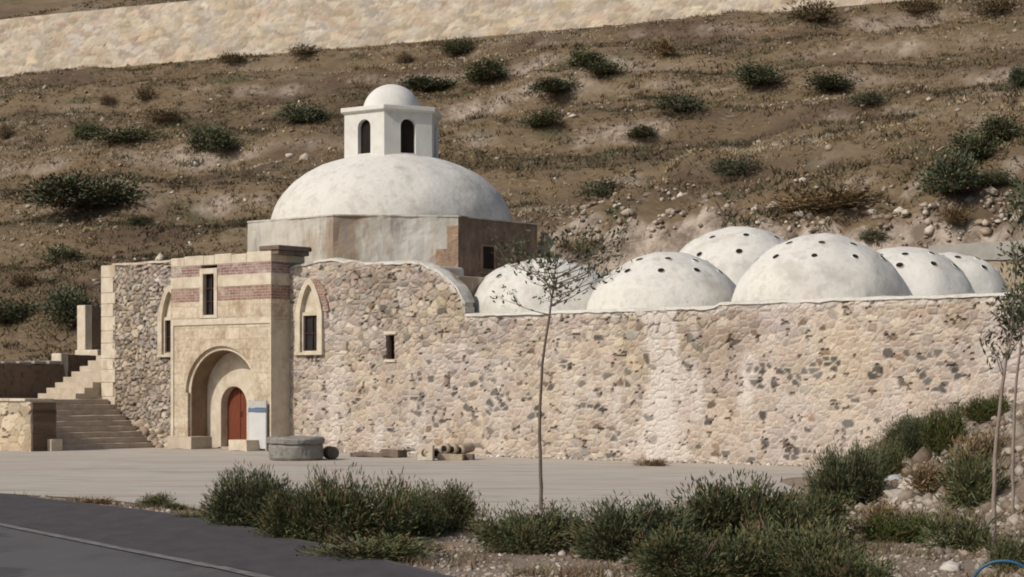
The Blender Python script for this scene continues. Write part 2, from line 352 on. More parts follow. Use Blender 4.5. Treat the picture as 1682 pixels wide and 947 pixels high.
# ------------------------------------------------------------------ rubble walls
def lerp3(a, b, t): return [a[i]+(b[i]-a[i])*t for i in range(3)]
PAL_R = [(.48,.40,.325),(.41,.335,.275),(.53,.465,.385),(.35,.28,.225),(.44,.39,.335),(.46,.375,.29),(.30,.26,.225),(.44,.35,.29),(.49,.425,.325),(.41,.34,.30),(.36,.335,.30)]
def rubble(name, s0, s1, z0, ztop, parent, v0=0, cell=(.27,.19), disp=.06, st=.05, holes=(), pal=PAL_R, hole_t=.42, mortar=(.515,.438,.372), mcover=None,
           dark=None, patch=None, thick=.4, matname='rubble', seed=1, joint=.2, zmax=6.2, basefn=None):
    rd = random.Random(seed)
    nc = int((s1-s0+1)/cell[0]); nr = int((zmax-z0+1)/cell[1]); kd = kdtree.KDTree(nc*nr); info = []; k = 0
    for r in range(nr):
        for c in range(nc):
            x = s0-.5+(c+.5*(r % 2)+rd.uniform(-.42, .42))*cell[0]; z = z0-.5+(r+rd.uniform(-.40, .40))*cell[1]
            col = list(rd.choice(pal)); f = rd.uniform(.70, 1.18); col = [q*f for q in col]
            isd = 0
            if dark:
                p, dc = dark(x, z)
                if rd.random() < p: f = rd.uniform(.7, 1.6); col = [q*f for q in dc]; isd = 1
            kd.insert((x-(900 if not isd and rd.random() < .28 else 0), z*cell[0]/cell[1], 0), k)
            info.append((col, .6 if isd else rd.uniform(0, 1), rd.uniform(-1, 1), rd.uniform(-1, 1), isd)); k += 1
    kd.balance()
    bm = bmesh.new(); lay = bm.verts.layers.float_color.new('Col')
    nx = int(round((s1-s0)/st)); nz = int(math.ceil((zmax-z0)/st)); G = {}
    def vert(i, j):
        if (i, j) in G: return G[(i, j)]
        x = s0+i*st; z = z0+j*st; zt = ztop(x)
        z = min(z, zt)
        w = noise.noise_vector(Vector((x*2.2, z*2.2, seed)))
        q = Vector((x+w.x*.07, (z+w.y*.05)*cell[0]/cell[1], 0))
        (a, ia, da), (b, ib, db) = kd.find_n(q, 2)
        e = (db-da)/cell[0]; col, h, gx, gy, isd = info[ia]
        mc = mcover(x, z) if mcover else .35
        stone = sstep(e, joint*.25, joint*.25+joint)
        dome = min(1, e/.8)
        dv = stone*(.4+.6*h)*disp*(1-.5*mc) + dome*disp*.10 + (gx*(q.x-a.x)+gy*(q.y-a.y))*disp*.5
        dv += noise.fractal(Vector((x*.5, z*.5, seed)), .8, 2, 3)*.05
        jn = noise.noise(Vector((x*3.1, z*3.1, seed+11)))+.5*noise.noise(Vector((x*9, z*9, seed)))
        dv += .008*noise.noise(Vector((x*11, z*11, seed)))
        hole = jn > hole_t and e < .20
        if hole: dv -= disp*1.2
        deep = [c*.42 for c in mortar]
        mcol = lerp3(deep, mortar, min(1, max(0, mc*1.5+.15-jn*.9)))
        cc_ = lerp3(mcol, col, stone)
        if hole: cc_ = [c*.38 for c in mortar]
        if mc > .5 and not isd: cc_ = lerp3(cc_, mortar, (mc-.5)*1.3*(.4+.6*(1-h)))
        nb = .5+.5*noise.fractal(Vector((x*.35, z*.5, seed+4)), .8, 2, 3)
        cc_ = lerp3(cc_, [cc_[0]*.78, cc_[1]*.74, cc_[2]*.70], min(1, max(0, nb*1.6-.6)))
        hn = noise.fractal(Vector((x*.45, z*.6, seed+9)), .8, 2, 3)
        cc_ = [cc_[0]*(1+.02*hn), cc_[1], cc_[2]*(1-.09*hn)]
        if patch:
            pa, pc = patch(x, z)
            if pa > 0: cc_ = lerp3(cc_, pc, min(1, pa)*(.35 if isd else 1))
        v = bm.verts.new((x, v0-dv+(basefn(x, z) if basefn else 0), z)); v[lay] = (*cc_, 1); G[(i, j)] = v
        return v
    for i in range(nx):
        for j in range(nz):
            x = s0+(i+.5)*st; z = z0+(j+.5)*st
            if z0+j*st >= min(ztop(s0+i*st), ztop(s0+(i+1)*st))-1e-4: continue
            if any(h(x, z) for h in holes): continue
            try: bm.faces.new((vert(i,j), vert(i+1,j), vert(i+1,j+1), vert(i,j+1)))
            except ValueError: pass
    ed = [e for e in bm.edges if len(e.link_faces) == 1]
    r = bmesh.ops.extrude_edge_only(bm, edges=ed)
    for v in [q for q in r['geom'] if isinstance(q, bmesh.types.BMVert)]: v.co.y = v0+thick
    return finish(name, bm, M[matname], parent)

# ================================================================== BATHHOUSE
BH = tag(empty('bathhouse', (W0[0], W0[1], 0), -TH), 'old rubble stone bathhouse with whitewashed domes, a hexagonal lantern and an arched entrance portal', 'bathhouse')
AX = -2.26                                                     # portal axis
def ell_hole(cx, hw, zb, zs, h):
    def f(x, z):
        if abs(x-cx) >= hw or z < zb: return False
        return z < zs+h*(1-(abs(x-cx)/hw)**1.55)**.72
    return f
def rect_hole(a, b, c, d): return lambda x, z: a < x < b and c < z < d
def gable(s):
    if s < 5.0: return 5.42+.2*math.sin(min(1, max(0, s/3.2))*math.pi)*.9+.04*noise.noise(Vector((s*2, 0, 0)))
    if s < 6.95: 
        t = (s-5.0)/1.95; return 3.9+1.5*(math.sqrt(max(0, 1-t**1.7)))*(1-.12*t)
    return (3.88 if s < 15.3 else 3.97)+.03*noise.noise(Vector((s*1.2, 3, 0)))
def mcov(x, z):
    b = .30+.40*sstep(-z, -3.9, -2.0)+.4*noise.fractal(Vector((x*.25, z*.35, 2)), .8, 2, 3)
    b += .35*sstep(x, 9, 17)
    return max(0.02, min(1, b))
DKS = [(s_at(px, 0), py) for px, py in ((1232,603),(1245,632),(1252,606),(1305,620),(1298,607),(1375,598),(1360,596),(1505,603),(1523,625),(1495,606),(1330,603),(1575,612),(720,690),(712,681),(690,660),(805,668),(826,664),(822,650),(960,665),(985,665),(745,640),(870,655),(880,680),(1390,700),(1250,690),(1262,735),(1300,745),(640,705),(1240,760),(940,700),(1010,712),(1135,600),(1430,610),(590,660),(930,600),(1060,690),(1545,640))]
DKS = [(a, CZ+(HY-b)*(W0[1]-su*a)/F) for a, b in DKS]
def darkf(x, z):
    for a, b in DKS:
        if abs(x-a) < .17 and abs(z-b) < .12: return .85, (.102,.098,.088)
    p = .015; c = (.14,.128,.112)
    n = noise.noise(Vector((x*.45, z*.7, 8)))
    if x > 4.5 and z < 2.7: p = .025+.22*max(0, n)
    if x > 14.5 and 1.9 < z < 2.75: p = .04+.22*max(0, noise.noise(Vector((x*.9, z*.9, 18))))
    if x > 15 and z < 1.6: p = .035+.15*max(0, n)
    return p, (c if noise.noise(Vector((x*3, z*3, 1))) > -.1 else (.21,.15,.11))
def patchf(x, z):
    # limewash that ran down the wall from the roof, and leftovers of plaster
    a = 0
    q = noise.fractal(Vector((x*1.3, z*.35, 6)), .7, 2, 4)
    a = max(a, (1-abs(x-13.6+.25*math.sin(z*1.7))/ (1.5 if z < 2.2 else .95))*1.1+q*1.4-.12)
    a = max(a, (1-abs(x-16.2)/.4)*.5+q*1.1-.35)
    a = max(a, .55*q-.08+.22*sstep(-abs(z-.35), -.6, 0)*max(0, q+.3))
    if z > gable(x)-.16 and x > 6.5: a = max(a, .75+q)
    if 4.9 < x < 6.96 and z > gable(x)-.14: a = max(a, .7+q)
    return max(0, min(.8, a)), (.60,.55,.50)
WIN_R, WIN_L = .88, -5.4
holesR = [ell_hole(WIN_R, .40, 2.98, 4.1, .88), rect_hole(3.97, 4.27, 2.68, 3.38)]
rubble('rubble_wall', -.05, 25.5, -.1, gable, BH, holes=holesR, mcover=mcov, dark=darkf, patch=patchf, seed=3, disp=.043, cell=(.22,.145), joint=.25, st=.045)
def ledge(s): return 5.82+.05*noise.noise(Vector((s*1.5, 7, 0)))
rubble('rubble_wall', -8.25, -4.45, -.1, ledge, BH, holes=[ell_hole(WIN_L, .40, 2.98, 4.1, .88)], cell=(.19,.14), disp=.065, joint=.22,
       mcover=lambda x, z: .08, mortar=(.38,.32,.25), seed=9, dark=lambda x, z: (.07, (.20,.16,.13)))
# corner pier of pale dressed stone
bm = bmesh.new(); z = -.1; i = 0
while z < 5.85:
    h = [.42,.36,.5,.4,.46][i % 5]; w = .72 if i % 2 else .62
    box(bm, -8.87, -8.87+w, -.06, 1.2, z, min(5.9, z+h-.006)); z += h; i += 1
finish('corner_pier', bm, M['ashlar_pale'], BH, bevel=.02)
rough_box('roof', -8.3, -3.9, -.07, .75, 5.83, 5.90, M['ashlar_pale'], BH, step=.3, amp=.03)
# lime cap that follows the gable curve and the long wall top
bm = bmesh.new(); sx = list(np.arange(6.95, 25.5, .2)); prev = None
for s in sx:
    zt = gable(s); w = .055+.05*noise.noise(Vector((s, 0, 9)))
    row = [bm.verts.new((s+.02, y, zt+dz)) for y, dz in ((-.055, -.05+.05*noise.noise(Vector((s*3, 1, 0)))), (-.05, w*.35), (.2, w*.8), (.42, w*.6))]
    if prev:
        for a in range(3): bm.faces.new((prev[a], row[a], row[a+1], prev[a+1]))
    prev = row
finish('lime_coping', bm, M['plaster'], BH)
bm = bmesh.new(); prev = None
for s in list(np.arange(0, 5.0, .25))+list(np.arange(5.0, 6.95, .1)):
    zt = gable(s); row = [bm.verts.new((s+(.03 if s > 5 else 0), y+.05*noise.noise(Vector((s*6, y, 0))), zt+dz+.05*noise.noise(Vector((s*5, y*9, 3))))) for y, dz in ((-.045, -.04), (-.03, .03), (.2, .06), (.42, .05))]
    if prev:
        for a in range(3): bm.faces.new((prev[a], row[a], row[a+1], prev[a+1]))
    prev = row
finish('lime_coping', bm, M['drum'], BH)
# cold-room block under the drum, hot-room roof
obox('cold_room_block', -8.8, 6.3, .43, 12.6, 0, 5.0, M['drum'], BH, bevel=.05)
obox('side_wall', 6.32, 25.4, .43, 11, 0, 3.86, M['rubbleplain'], BH)
bm = sheetgrid(np.arange(6.33, 25.4, .35), np.arange(.4, 11.1, .35), lambda x, y: (x, y, 3.90+.03*y+.05*noise.noise(Vector((x*.8, y*.8, 2)))))
finish('hot_room_roof', bm, M['plaster'], BH, smooth=True)
# vault back of gable
obox('vault_block', .02, 4.9, .44, 2.3, 5.01, 5.36, M['drum'], BH, bevel=.08)

# ---- drum
DC = (-2.96, 7.5); AP = 4.72; CR = AP/math.cos(math.pi/8)
def octv(k, r): a = math.pi/8+k*math.pi/4; return (DC[0]+r*math.cos(a), DC[1]+r*math.sin(a))
bm = bmesh.new(); DT = 7.25; NZ, NS = 16, 22
facesz = {}
for k in range(8):
    a, b = Vector(octv(k, CR)), Vector(octv(k+1, CR))
    g = []
    for i in range(NS+1):
        p = a.lerp(b, i/NS); row = []
        for j in range(NZ+1):
            z = 4.9+(DT-4.9)*j/NZ; q = Vector((p.x, p.y, z)); d = noise.fractal(q*1.1, .8, 2, 3)*.05*(0 if i in (0, NS) else 1)
            nrm = (Vector(((a.x+b.x)/2-DC[0], (a.y+b.y)/2-DC[1]))).normalized()
            jag = noise.noise(Vector((p.x*2, p.y*2, 0)))*.05 if j == NZ else 0
            row.append(bm.verts.new((p.x+nrm.x*d, p.y+nrm.y*d, z+jag)))
        g.append(row)
    mid = math.degrees(math.atan2((a.y+b.y)/2-DC[1], (a.x+b.x)/2-DC[0]))
    for i in range(NS):
        for j in range(NZ):
            f = bm.faces.new((g[i][j], g[i+1][j], g[i+1][j+1], g[i][j+1]))
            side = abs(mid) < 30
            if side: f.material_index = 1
            elif abs(mid+45) < 5 and i > NS-3-(2 if 3 < j < 9 else 0) and j < 14 : f.material_index = 2
finish('drum', bm, [M['drum'], M['drumside'], mat('exposed_drum_masonry', [(.26,.16,.10),(.42,.30,.21),(.33,.22,.15)], scale=6, bump=1, bdist=.05, bscale=9)], BH)
bm = bmesh.new(); vs = [bm.verts.new((*octv(k, CR-.02), DT-.02)) for k in range(8)]; bm.faces.new(vs)
vs2 = [bm.verts.new((*octv(k, CR+.02), DT+.03)) for k in range(8)]; vs3 = [bm.verts.new((*octv(k, CR+.025), DT-.02)) for k in range(8)]
bm.faces.new(vs2)
for k in range(8): bm.faces.new((vs3[k], vs3[(k+1)%8], vs2[(k+1)%8], vs2[k]))
finish('drum_cornice', bm, M['drum'], BH)
# window in the shaded drum face (local +x face)
wy = DC[1]-AP+0
xx = DC[0]+AP
dwin = None
ws = 7.5 - .55
bm = bmesh.new(); box(bm, xx-.02, xx+.045, ws-.36, ws+.36, 5.58, 6.45); box(bm, xx-.02, xx+.11, ws-.44, ws+.44, 5.50, 5.58)
dwin = finish('drum_window', bm, M['soffit'], BH, bevel=.01)
bm = bmesh.new(); box(bm, xx+.03, xx+.052, ws-.26, ws+.26, 5.66, 6.37); finish('pane', bm, M['dark'], dwin)

# ---- domes
def dome(name, cx, cy, z0, rx, h, m, parent, nu=64, nv=22, lump=.03, power=1.0, rim=False):
    bm = bmesh.new(); g = []
    for j in range(nv+1):
        t = j/nv*math.pi/2; r = rx*math.cos(t)**power if j < nv else 0; z = h*math.sin(t); row = []
        for i in range(nu):
            a = 2*math.pi*i/nu
            p = Vector((cx+r*math.cos(a), cy+r*math.sin(a), z0+z))
            d = noise.fractal(p*.7, .8, 2, 3)*lump
            row.append(bm.verts.new(p+Vector((math.cos(a)*math.cos(t), math.sin(a)*math.cos(t), math.sin(t)))*d))
        g.append(row)
    for j in range(nv):
        for i in range(nu): bm.faces.new((g[j][i], g[j][(i+1)%nu], g[j+1][(i+1)%nu], g[j+1][i]))
    bmesh.ops.remove_doubles(bm, verts=bm.verts[:], dist=.002)
    return finish(name, bm, m, parent, smooth=True)
tag(dome('large_dome', DC[0], DC[1], DT+.03, 4.05, 2.45, M['plaster'], BH, 96, 30, .05, .97), 'large shallow whitewashed dome on the drum')
def hot_dome(s, v, r, h, z0=3.86, rings=((.74, 10), (.50, 8)), ph=0, top=0):
    d = dome('small_dome', s, v, z0, r, h, M['plaster'], BH, lump=.085)
    for ri, (f, n) in enumerate(rings):
        for k in range(n):
            a = 2*math.pi*(k+.5*(ri % 2)+ph)/n; t = math.acos(f)
            p = Vector((s+r*f*math.cos(a), v+r*f*math.sin(a), z0+h*math.sin(t)))
            p += Vector((math.cos(a)*f, math.sin(a)*f, math.sin(t)))*noise.fractal(p*.7, .8, 2, 3)*.085
            nr = Vector((math.cos(a)*f/r, math.sin(a)*f/r, math.sin(t)/h)).normalized()
            bm = bmesh.new(); R0 = .088+.02*noise.noise(Vector((k*1.7, ri, s))); n8 = 14
            q = nr.to_track_quat('Z', 'Y').to_matrix()
            prof = [(R0+.02, -.05), (R0+.008, .018), (R0, .020), (R0-.004, .012), (0, .010)]
            rows = [[bm.verts.new(p+q@Vector((rr*math.cos(2*math.pi*i/n8), rr*math.sin(2*math.pi*i/n8), zz))) for i in range(n8)] for rr, zz in prof]
            for u in range(4):
                for i in range(n8):
                    fc = bm.faces.new((rows[u][i], rows[u][(i+1)%n8], rows[u+1][(i+1)%n8], rows[u+1][i])); fc.material_index = 1 if u >= 2 else 0
            bmesh.ops.remove_doubles(bm, verts=bm.verts[:], dist=.0005)
            finish('light_hole', bm, [M['plaster'], M['dark']], d)
    return d
hot_dome(s_at(899, 2.75), 2.75, 2.28, 1.68, ph=.1)
hot_dome(s_at(1094, 2.75), 2.75, 2.12, 1.66, ph=.35)
hot_dome(s_at(1349, 3.0), 3.0, 2.25, 1.90, ph=.2)
hot_dome(s_at(1216, 7.4), 7.4, 2.6, 2.68, ph=.4)
hot_dome(s_at(1486, 5.3), 5.3, 1.86, 1.60, z0=3.92, ph=.15)
hot_dome(s_at(1556, 8.6), 8.6, 1.80, 1.60, z0=4.0, ph=.5)

# ---- lantern (hexagonal)
LR = 1.70; LA = R(90); lz0, lz1 = 9.2, 11.0
lan = empty('lantern', (DC[0], DC[1], 0), 0, BH)
rot0 = R(-5)+TH      # face normals at -35,+25 degrees from the camera axis
bm = bmesh.new(); bmd = bmesh.new()
for k in range(6):
    na = R(-90)+R(30)-R(5)+TH+k*R(60)
    M4 = Matrix.Rotation(na+R(90), 4, 'Z'); ap = LR*math.cos(R(30)); hw = LR/2
    t = bmesh.new(); arch_wall(t, -hw+.001, hw-.001, lz0, lz1, 0, .27, 10.52-.02, .25, -ap, -ap+.28, n=12)
    # wall below the sill of the opening
    box(t, -.27, .27, -ap+.015, -ap+.27, lz0, 9.62)
    t.transform(M4); me = bpy.data.meshes.new('t'); t.to_mesh(me); t.free(); bm.from_mesh(me); bpy.data.meshes.remove(me)
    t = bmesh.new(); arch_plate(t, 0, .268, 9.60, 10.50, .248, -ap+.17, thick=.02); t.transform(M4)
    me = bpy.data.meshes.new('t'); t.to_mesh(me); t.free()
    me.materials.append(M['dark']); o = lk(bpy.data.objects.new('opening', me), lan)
finish('lantern_wall', bm, M['lantern'], lan)
def hexring(bm, r0, r1, z0, z1):
    A = [[bm.verts.new((r*math.cos(R(-90)-R(5)+TH+k*R(60)), r*math.sin(R(-90)-R(5)+TH+k*R(60)), z)) for k in range(6)] for r, z in ((r0,z0),(r1,z0+.05),(r1,z1))]
    for u, w in zip(A, A[1:]):
        for k in range(6): bm.faces.new((u[k], u[(k+1)%6], w[(k+1)%6], w[k]))
    bm.faces.new(A[-1]); bm.faces.new(A[0])
bm = bmesh.new(); hexring(bm, LR+.02, LR+.13, lz1-.02, lz1+.17); finish('cornice', bm, M['lantern'], lan, bevel=.015)
dome('cupola', 0, 0, lz1+.16, .97, .92, M['lantern'], lan, 40, 14, .015)

# ---- portal
PF = -.78
bm = bmesh.new()
arch_wall(bm, -4.40, -.06, 0, 3.78, AX, 1.60, 1.72, 1.42, PF+.035, PF+.13)
box(bm, AX-1.605, AX-1.5, PF+.033, PF+.13, 0, 1.72); box(bm, AX+1.5, AX+1.605, PF+.033, PF+.13, 0, 1.72)
finish('portal_front', bm, M['ashlar'], BH)
bm = bmesh.new()
arch_wall(bm, -4.50, -.002, 0, 3.9, AX, 1.47, 1.72, 1.30, PF+.131, PF+.80)
finish('arch_ring', bm, [M['ashlar_pale']], BH)
bm = bmesh.new(); box(bm, -4.53, -4.402, PF, PF+.79, 0, 3.8); box(bm, -.058, 0, PF, PF+.79, 0, 3.8); box(bm, -4.53, 0, PF, PF+.125, 3.782, 3.97)
box(bm, -4.50, -.01, PF+.14, .6, 3.905, 3.97)
finish('portal_moulding', bm, M['ashlar_pale'], BH, bevel=.008)
# soffit lining (arch underside and jambs, recess shade put into the brown)
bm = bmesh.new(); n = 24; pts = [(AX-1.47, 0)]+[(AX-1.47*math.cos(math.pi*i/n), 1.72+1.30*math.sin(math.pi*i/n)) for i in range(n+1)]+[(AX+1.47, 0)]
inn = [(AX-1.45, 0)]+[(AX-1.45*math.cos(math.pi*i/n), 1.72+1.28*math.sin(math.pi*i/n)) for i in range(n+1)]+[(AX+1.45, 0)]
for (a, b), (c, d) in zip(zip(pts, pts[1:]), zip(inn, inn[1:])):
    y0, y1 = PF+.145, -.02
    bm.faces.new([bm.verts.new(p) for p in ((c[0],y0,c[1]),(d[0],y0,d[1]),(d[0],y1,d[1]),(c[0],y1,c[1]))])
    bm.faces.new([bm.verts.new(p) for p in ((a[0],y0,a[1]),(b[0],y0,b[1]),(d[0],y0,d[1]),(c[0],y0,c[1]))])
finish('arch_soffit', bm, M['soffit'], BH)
# back wall of the recess with the doorway
bm = bmesh.new(); arch_wall(bm, -4.45, -.055, 0, 3.3, -2.5, .585, 1.36, .56, 0, .55, n=16)
finish('doorway_wall', bm, M['ashlar_pale'], BH)
dr = finish('door', (lambda b: (arch_plate(b, -2.5, .583, .05, 1.36, .555, .27, thick=.07), b)[1])(bmesh.new()), M['door'], BH)
bm = bmesh.new()
box(bm, -2.52, -2.48, .250, .272, .06, 1.88); finish('door_batten', bm, M['door'], dr)
bm = bmesh.new(); tube(bm, [(-2.40, .265, 1.0), (-2.40, .22, 1.0), (-2.40, .22, 1.12), (-2.40, .265, 1.12)], .012, 6); finish('handle', bm, M['dark'], dr)
obox('threshold', -3.1, -1.9, -.12, .5, 0, .06, M['step'], BH)
# courses above
def course(nm, z0, z1, m, dy=0, pw=True):
    bm = bmesh.new(); a, b = (-3.15, -2.36)
    if pw: box(bm, -4.53+dy*.3, a+.02, PF+dy, .62, z0, z1); box(bm, b-.02, 0-dy*.3, PF+dy, .62, z0, z1); 
    else: box(bm, -4.53, 0, PF+dy, .62, z0, z1)
    return finish(nm, bm, m, BH, bevel=.006)
course('portal_upper_wall', 3.972, 4.50, M['ashlar'])
course('brick_band', 4.502, 4.918, M['brick'], .012)
course('portal_upper_wall', 4.92, 5.268, M['ashlar_pale'])
course('brick_band', 5.27, 5.60, M['brickp'], .012)
bm = bmesh.new(); x = -4.53; i = 0
while x < -.45:
    w = [.62,.9,.5,.75,.68,.8][i % 6]; hh = [.0,.03,.02,.045,.01,.05][i % 6]
    box(bm, x+.003, min(x+w, -.42)-.003, PF+.01, .6, 5.602, 5.87+hh); x += w; i += 1
finish('portal_parapet', bm, M['ashlar_pale'], BH, bevel=.02)
bm = bmesh.new(); box(bm, -.42, 0, PF, .6, 5.602, 5.92); finish('portal_corner_block', bm, M['ashlar_pale'], BH, bevel=.02)
bm = bmesh.new(); box(bm, -.50, .36, PF-.03, .55, 5.93, 6.07); box(bm, -.1, .30, PF+.02, .5, 5.80, 5.928); finish('corner_slab', bm, M['brownstone'], BH, bevel=.03)
# portal window
pw = empty('portal_window', (0,0,0), 0, BH)
bm = bmesh.new(); box(bm, -3.155, -3.005, PF-.025, .3, 3.98, 5.50); box(bm, -2.505, -2.355, PF-.025, .3, 3.98, 5.50); box(bm, -3.004, -2.506, PF-.022, .3, 5.33, 5.498); box(bm, -3.004, -2.506, PF-.022, .3, 3.982, 4.08)
finish('window_surround', bm, M['ashlar_pale'], pw, bevel=.012)
bm = bmesh.new(); box(bm, -3.004, -2.506, PF+.16, PF+.19, 4.07, 5.34); finish('pane', bm, M['glass'], pw)
bm = bmesh.new(); 
for xx_ in (-3.0, -2.775, -2.55): box(bm, xx_, xx_+.04, PF+.11, PF+.145, 4.08, 5.33)
for zz_ in (4.08, 4.48, 4.88, 5.285): box(bm, -3.0, -2.505, PF+.112, PF+.143, zz_, zz_+.035)
finish('window_frame', bm, M['darkwood'], pw)

# ---- arched windows in the rubble wall
def niche(cx):
    t = empty('arched_window', (0,0,0), 0, BH)
    def ring(bm, hw0, hw1, zb, zs, h0, h1, y0, y1):
        n = 24
        def P(hw, h, i):
            u = -math.cos(math.pi*i/n); return (cx+hw*u, zs+h*(1-abs(u)**1.55)**.72)
        a = [(cx-hw0, zb)]+[P(hw0, h0, i) for i in range(n+1)]+[(cx+hw0, zb)]
        b = [(cx-hw1, zb)]+[P(hw1, h1, i) for i in range(n+1)]+[(cx+hw1, zb)]
        for i in range(len(a)-1):
            (ax,az),(bx,bz),(ox,oz),(px_,pz) = a[i], a[i+1], b[i], b[i+1]
            for q in (((ax,y0,az),(bx,y0,bz),(px_,y0,pz),(ox,y0,oz)), ((ax,y0,az),(bx,y0,bz),(bx,y1,bz),(ax,y1,az)), ((ox,y0,oz),(px_,y0,pz),(px_,y1,pz),(ox,y1,oz))):
                bm.faces.new([bm.verts.new(p) for p in q])
    bm = bmesh.new(); ring(bm, .36, .56, 2.92, 4.05, .86, 1.06, -.115, .45)
    box(bm, cx-.58, cx+.58, -.135, .3, 2.84, 2.918); finish('window_surround', bm, M['ashlar_pale'], t, bevel=0)
    bm = bmesh.new(); box(bm, cx-.36, cx-.30, -.03, .30, 2.92, 4.10); box(bm, cx+.33, cx+.36, -.03, .30, 2.92, 4.10); box(bm, cx-.299, cx+.329, -.028, .30, 4.0, 4.10); box(bm, cx-.299, cx+.329, -.028, .3, 2.92, 2.96)
    finish('inner_frame', bm, M['ashlar_pale'], t, bevel=.006)
    bm = bmesh.new(); arch_plate(bm, cx, .36, 4.105, 4.106, .80, .04, pointed=True, thick=.1); finish('tympanum', bm, M['ashlar_pale'], t)
    bm = bmesh.new(); box(bm, cx-.30, cx+.33, .07, .09, 2.95, 4.01); finish('pane', bm, M['glass'], t)
    bm = bmesh.new()
    for q in (cx-.295, cx-.0, cx+.29): box(bm, q, q+.035, .03, .06, 2.965, 3.995)
    for q in (2.965, 3.46, 3.955): box(bm, cx-.295, cx+.325, .032, .058, q, q+.035)
    finish('window_frame', bm, M['darkwood'], t)
    # the remaining right half of a brick relieving arch
    return t
wn = niche(WIN_R); niche(WIN_L)
bm = bmesh.new(); n = 12
for i in range(n):
    a0, a1 = R(8+i*5.9), R(8+(i+.86)*5.9)
    q = [bm.verts.new((WIN_R+r*math.cos(a), yy, 3.98+r*1.22*math.sin(a))) for yy in (-.095, .0) for r, a in ((.66,a0),(.66+(.26 if i>4 else .17),a0),(.66+(.26 if i>4 else .17),a1),(.66,a1))]
    for f in ((0,1,2,3),(7,6,5,4),(0,4,5,1),(1,5,6,2),(2,6,7,3),(3,7,4,0)): bm.faces.new([q[k] for k in f])
finish('brick_arch', bm, M['brick'], BH)
sw = empty('slit_window', (0,0,0), 0, BH)
bm = bmesh.new(); box(bm, 3.90, 4.34, -.06, .5, 2.60, 2.672); finish('sill', bm, M['ashlar_pale'], sw, bevel=.01)
bm = bmesh.new(); box(bm, 3.88, 4.36, -.055, .5, 3.386, 3.47); finish('lintel', bm, M['ashlar_pale'], sw, bevel=.01)
bm = bmesh.new(); box(bm, 3.95, 4.29, .28, .32, 2.66, 3.40); finish('pane', bm, M['dark'], sw)
bm = bmesh.new(); box(bm, 3.97, 4.02, .12, .27, 2.67, 3.38); finish('shutter', bm, M['darkwood'], sw)

# ================================================================== things beside it (local frame -> world matrix)
BHM = Matrix.Translation((W0[0], W0[1], 0)) @ Matrix.Rotation(-TH, 4, 'Z')
def place(o, s, v, z=0, rz=0):
    x, y = l2w(s, v); o.location = (x, y, z); o.rotation_euler = (0, 0, -TH+rz); return o
def blockthing(name, s0, s1, v0, v1, z0, z1, m, label, cat, group=None, amp=.03, step=.3):
    o = rough_box(name, s0-(s0+s1)/2, s1-(s0+s1)/2, v0-(v0+v1)/2, v1-(v0+v1)/2, 0, z1-z0, m, step=step, amp=amp)
    place(o, (s0+s1)/2, (v0+v1)/2, z0); return tag(o, label, cat, group)
blockthing('stone_bench', -4.12, -3.02, -1.25, -.42, .015, .38, M['step'], 'low stone bench block at the left jamb of the portal arch', 'stone bench', amp=.015)
blockthing('stone_bench', -1.16, -.40, -1.40, -.85, .015, .33, M['ashlar_pale'], 'low pale stone bench block right of the red door, in front of the white board', 'stone bench', amp=.03)
# notice board
nb = tag(empty('notice_board'), 'white notice board with a blue band standing right of the red door', 'notice board'); place(nb, -.48, -.87, .02)
bm = bmesh.new(); box(bm, -.36, .36, -.02, .02, .05, 1.12); finish('panel', bm, M['signwhite'], nb, bevel=.004)
bm = bmesh.new(); box(bm, -.38, .38, -.035, .024, 1.13, 1.25); finish('blue_band', bm, M['signblue'], nb, bevel=.004)
bm = bmesh.new(); box(bm, -.36, .36, -.02, .02, 1.262, 1.46); finish('header', bm, M['signgrey'], nb, bevel=.004)
for sgn in (-.37, .37):
    bm = bmesh.new(); box(bm, sgn-.015, sgn+.015, -.015, .03, 0, 1.48); finish('post', bm, M['signgrey'], nb)

# retaining wall, stairs, parapets on the left
t = tag(empty('retaining_wall'), 'low pale stone retaining wall with a squared end at the foot of the stairs', 'retaining wall'); place(t, 0, 0, 0)
rubble('wall_face', -26, -4.98, -.1, lambda s: 1.47+.03*noise.noise(Vector((s*1.5, 0, 0))), t, v0=-5.62, cell=(.36,.22), disp=.035, mcover=lambda x, z: .55,
       mortar=(.46,.37,.26), pal=[(.52,.43,.31),(.46,.37,.26),(.56,.48,.36)], seed=21, zmax=1.7, thick=.9, joint=.12)
obox('wall_core', -26, -5.0, -5.58, -4.72, -.1, 1.46, M['soffit'], t)
bm = bmesh.new(); x = -26
while x < -5.2: box(bm, x+.006, min(x+.8, -4.94)-.006, -5.70, -4.66, 1.475, 1.555); x += .8
finish('coping', bm, M['ashlar_pale'], t, bevel=.015)
st = tag(empty('lower_stairs'), 'lower flight of worn stone steps in shade between retaining wall and bathhouse', 'staircase'); place(st, 0, 0, 0)
NS_ = 9; rise = 1.5/NS_
for i in range(NS_):
    s1 = -5.15-i*.40; jit = random.uniform(-.03, .03)
    v1 = -.45+(-.25 if i < 2 else 0)
    v1 = min(-.12, -.95+i*.11)
    o = rough_box('step', s1-.62, s1+jit, -4.66, v1, i*rise-.1 if i else 0, (i+1)*rise, M['stepdark'], st, step=.35, amp=.022)
    o2 = None
obox('kerb_block', -5.35, -4.82, -5.05, -4.64, 0, .36, M['ashlar_pale'], st, bevel=.02)
o = obox('landing', -26, -8.72, -4.66, 2.6, -.1, 1.5, M['step'], st)
up = tag(empty('upper_stairs'), 'upper flight of sunlit stone steps rising behind the left corner of the bathhouse', 'staircase'); place(up, 0, 0, 0)
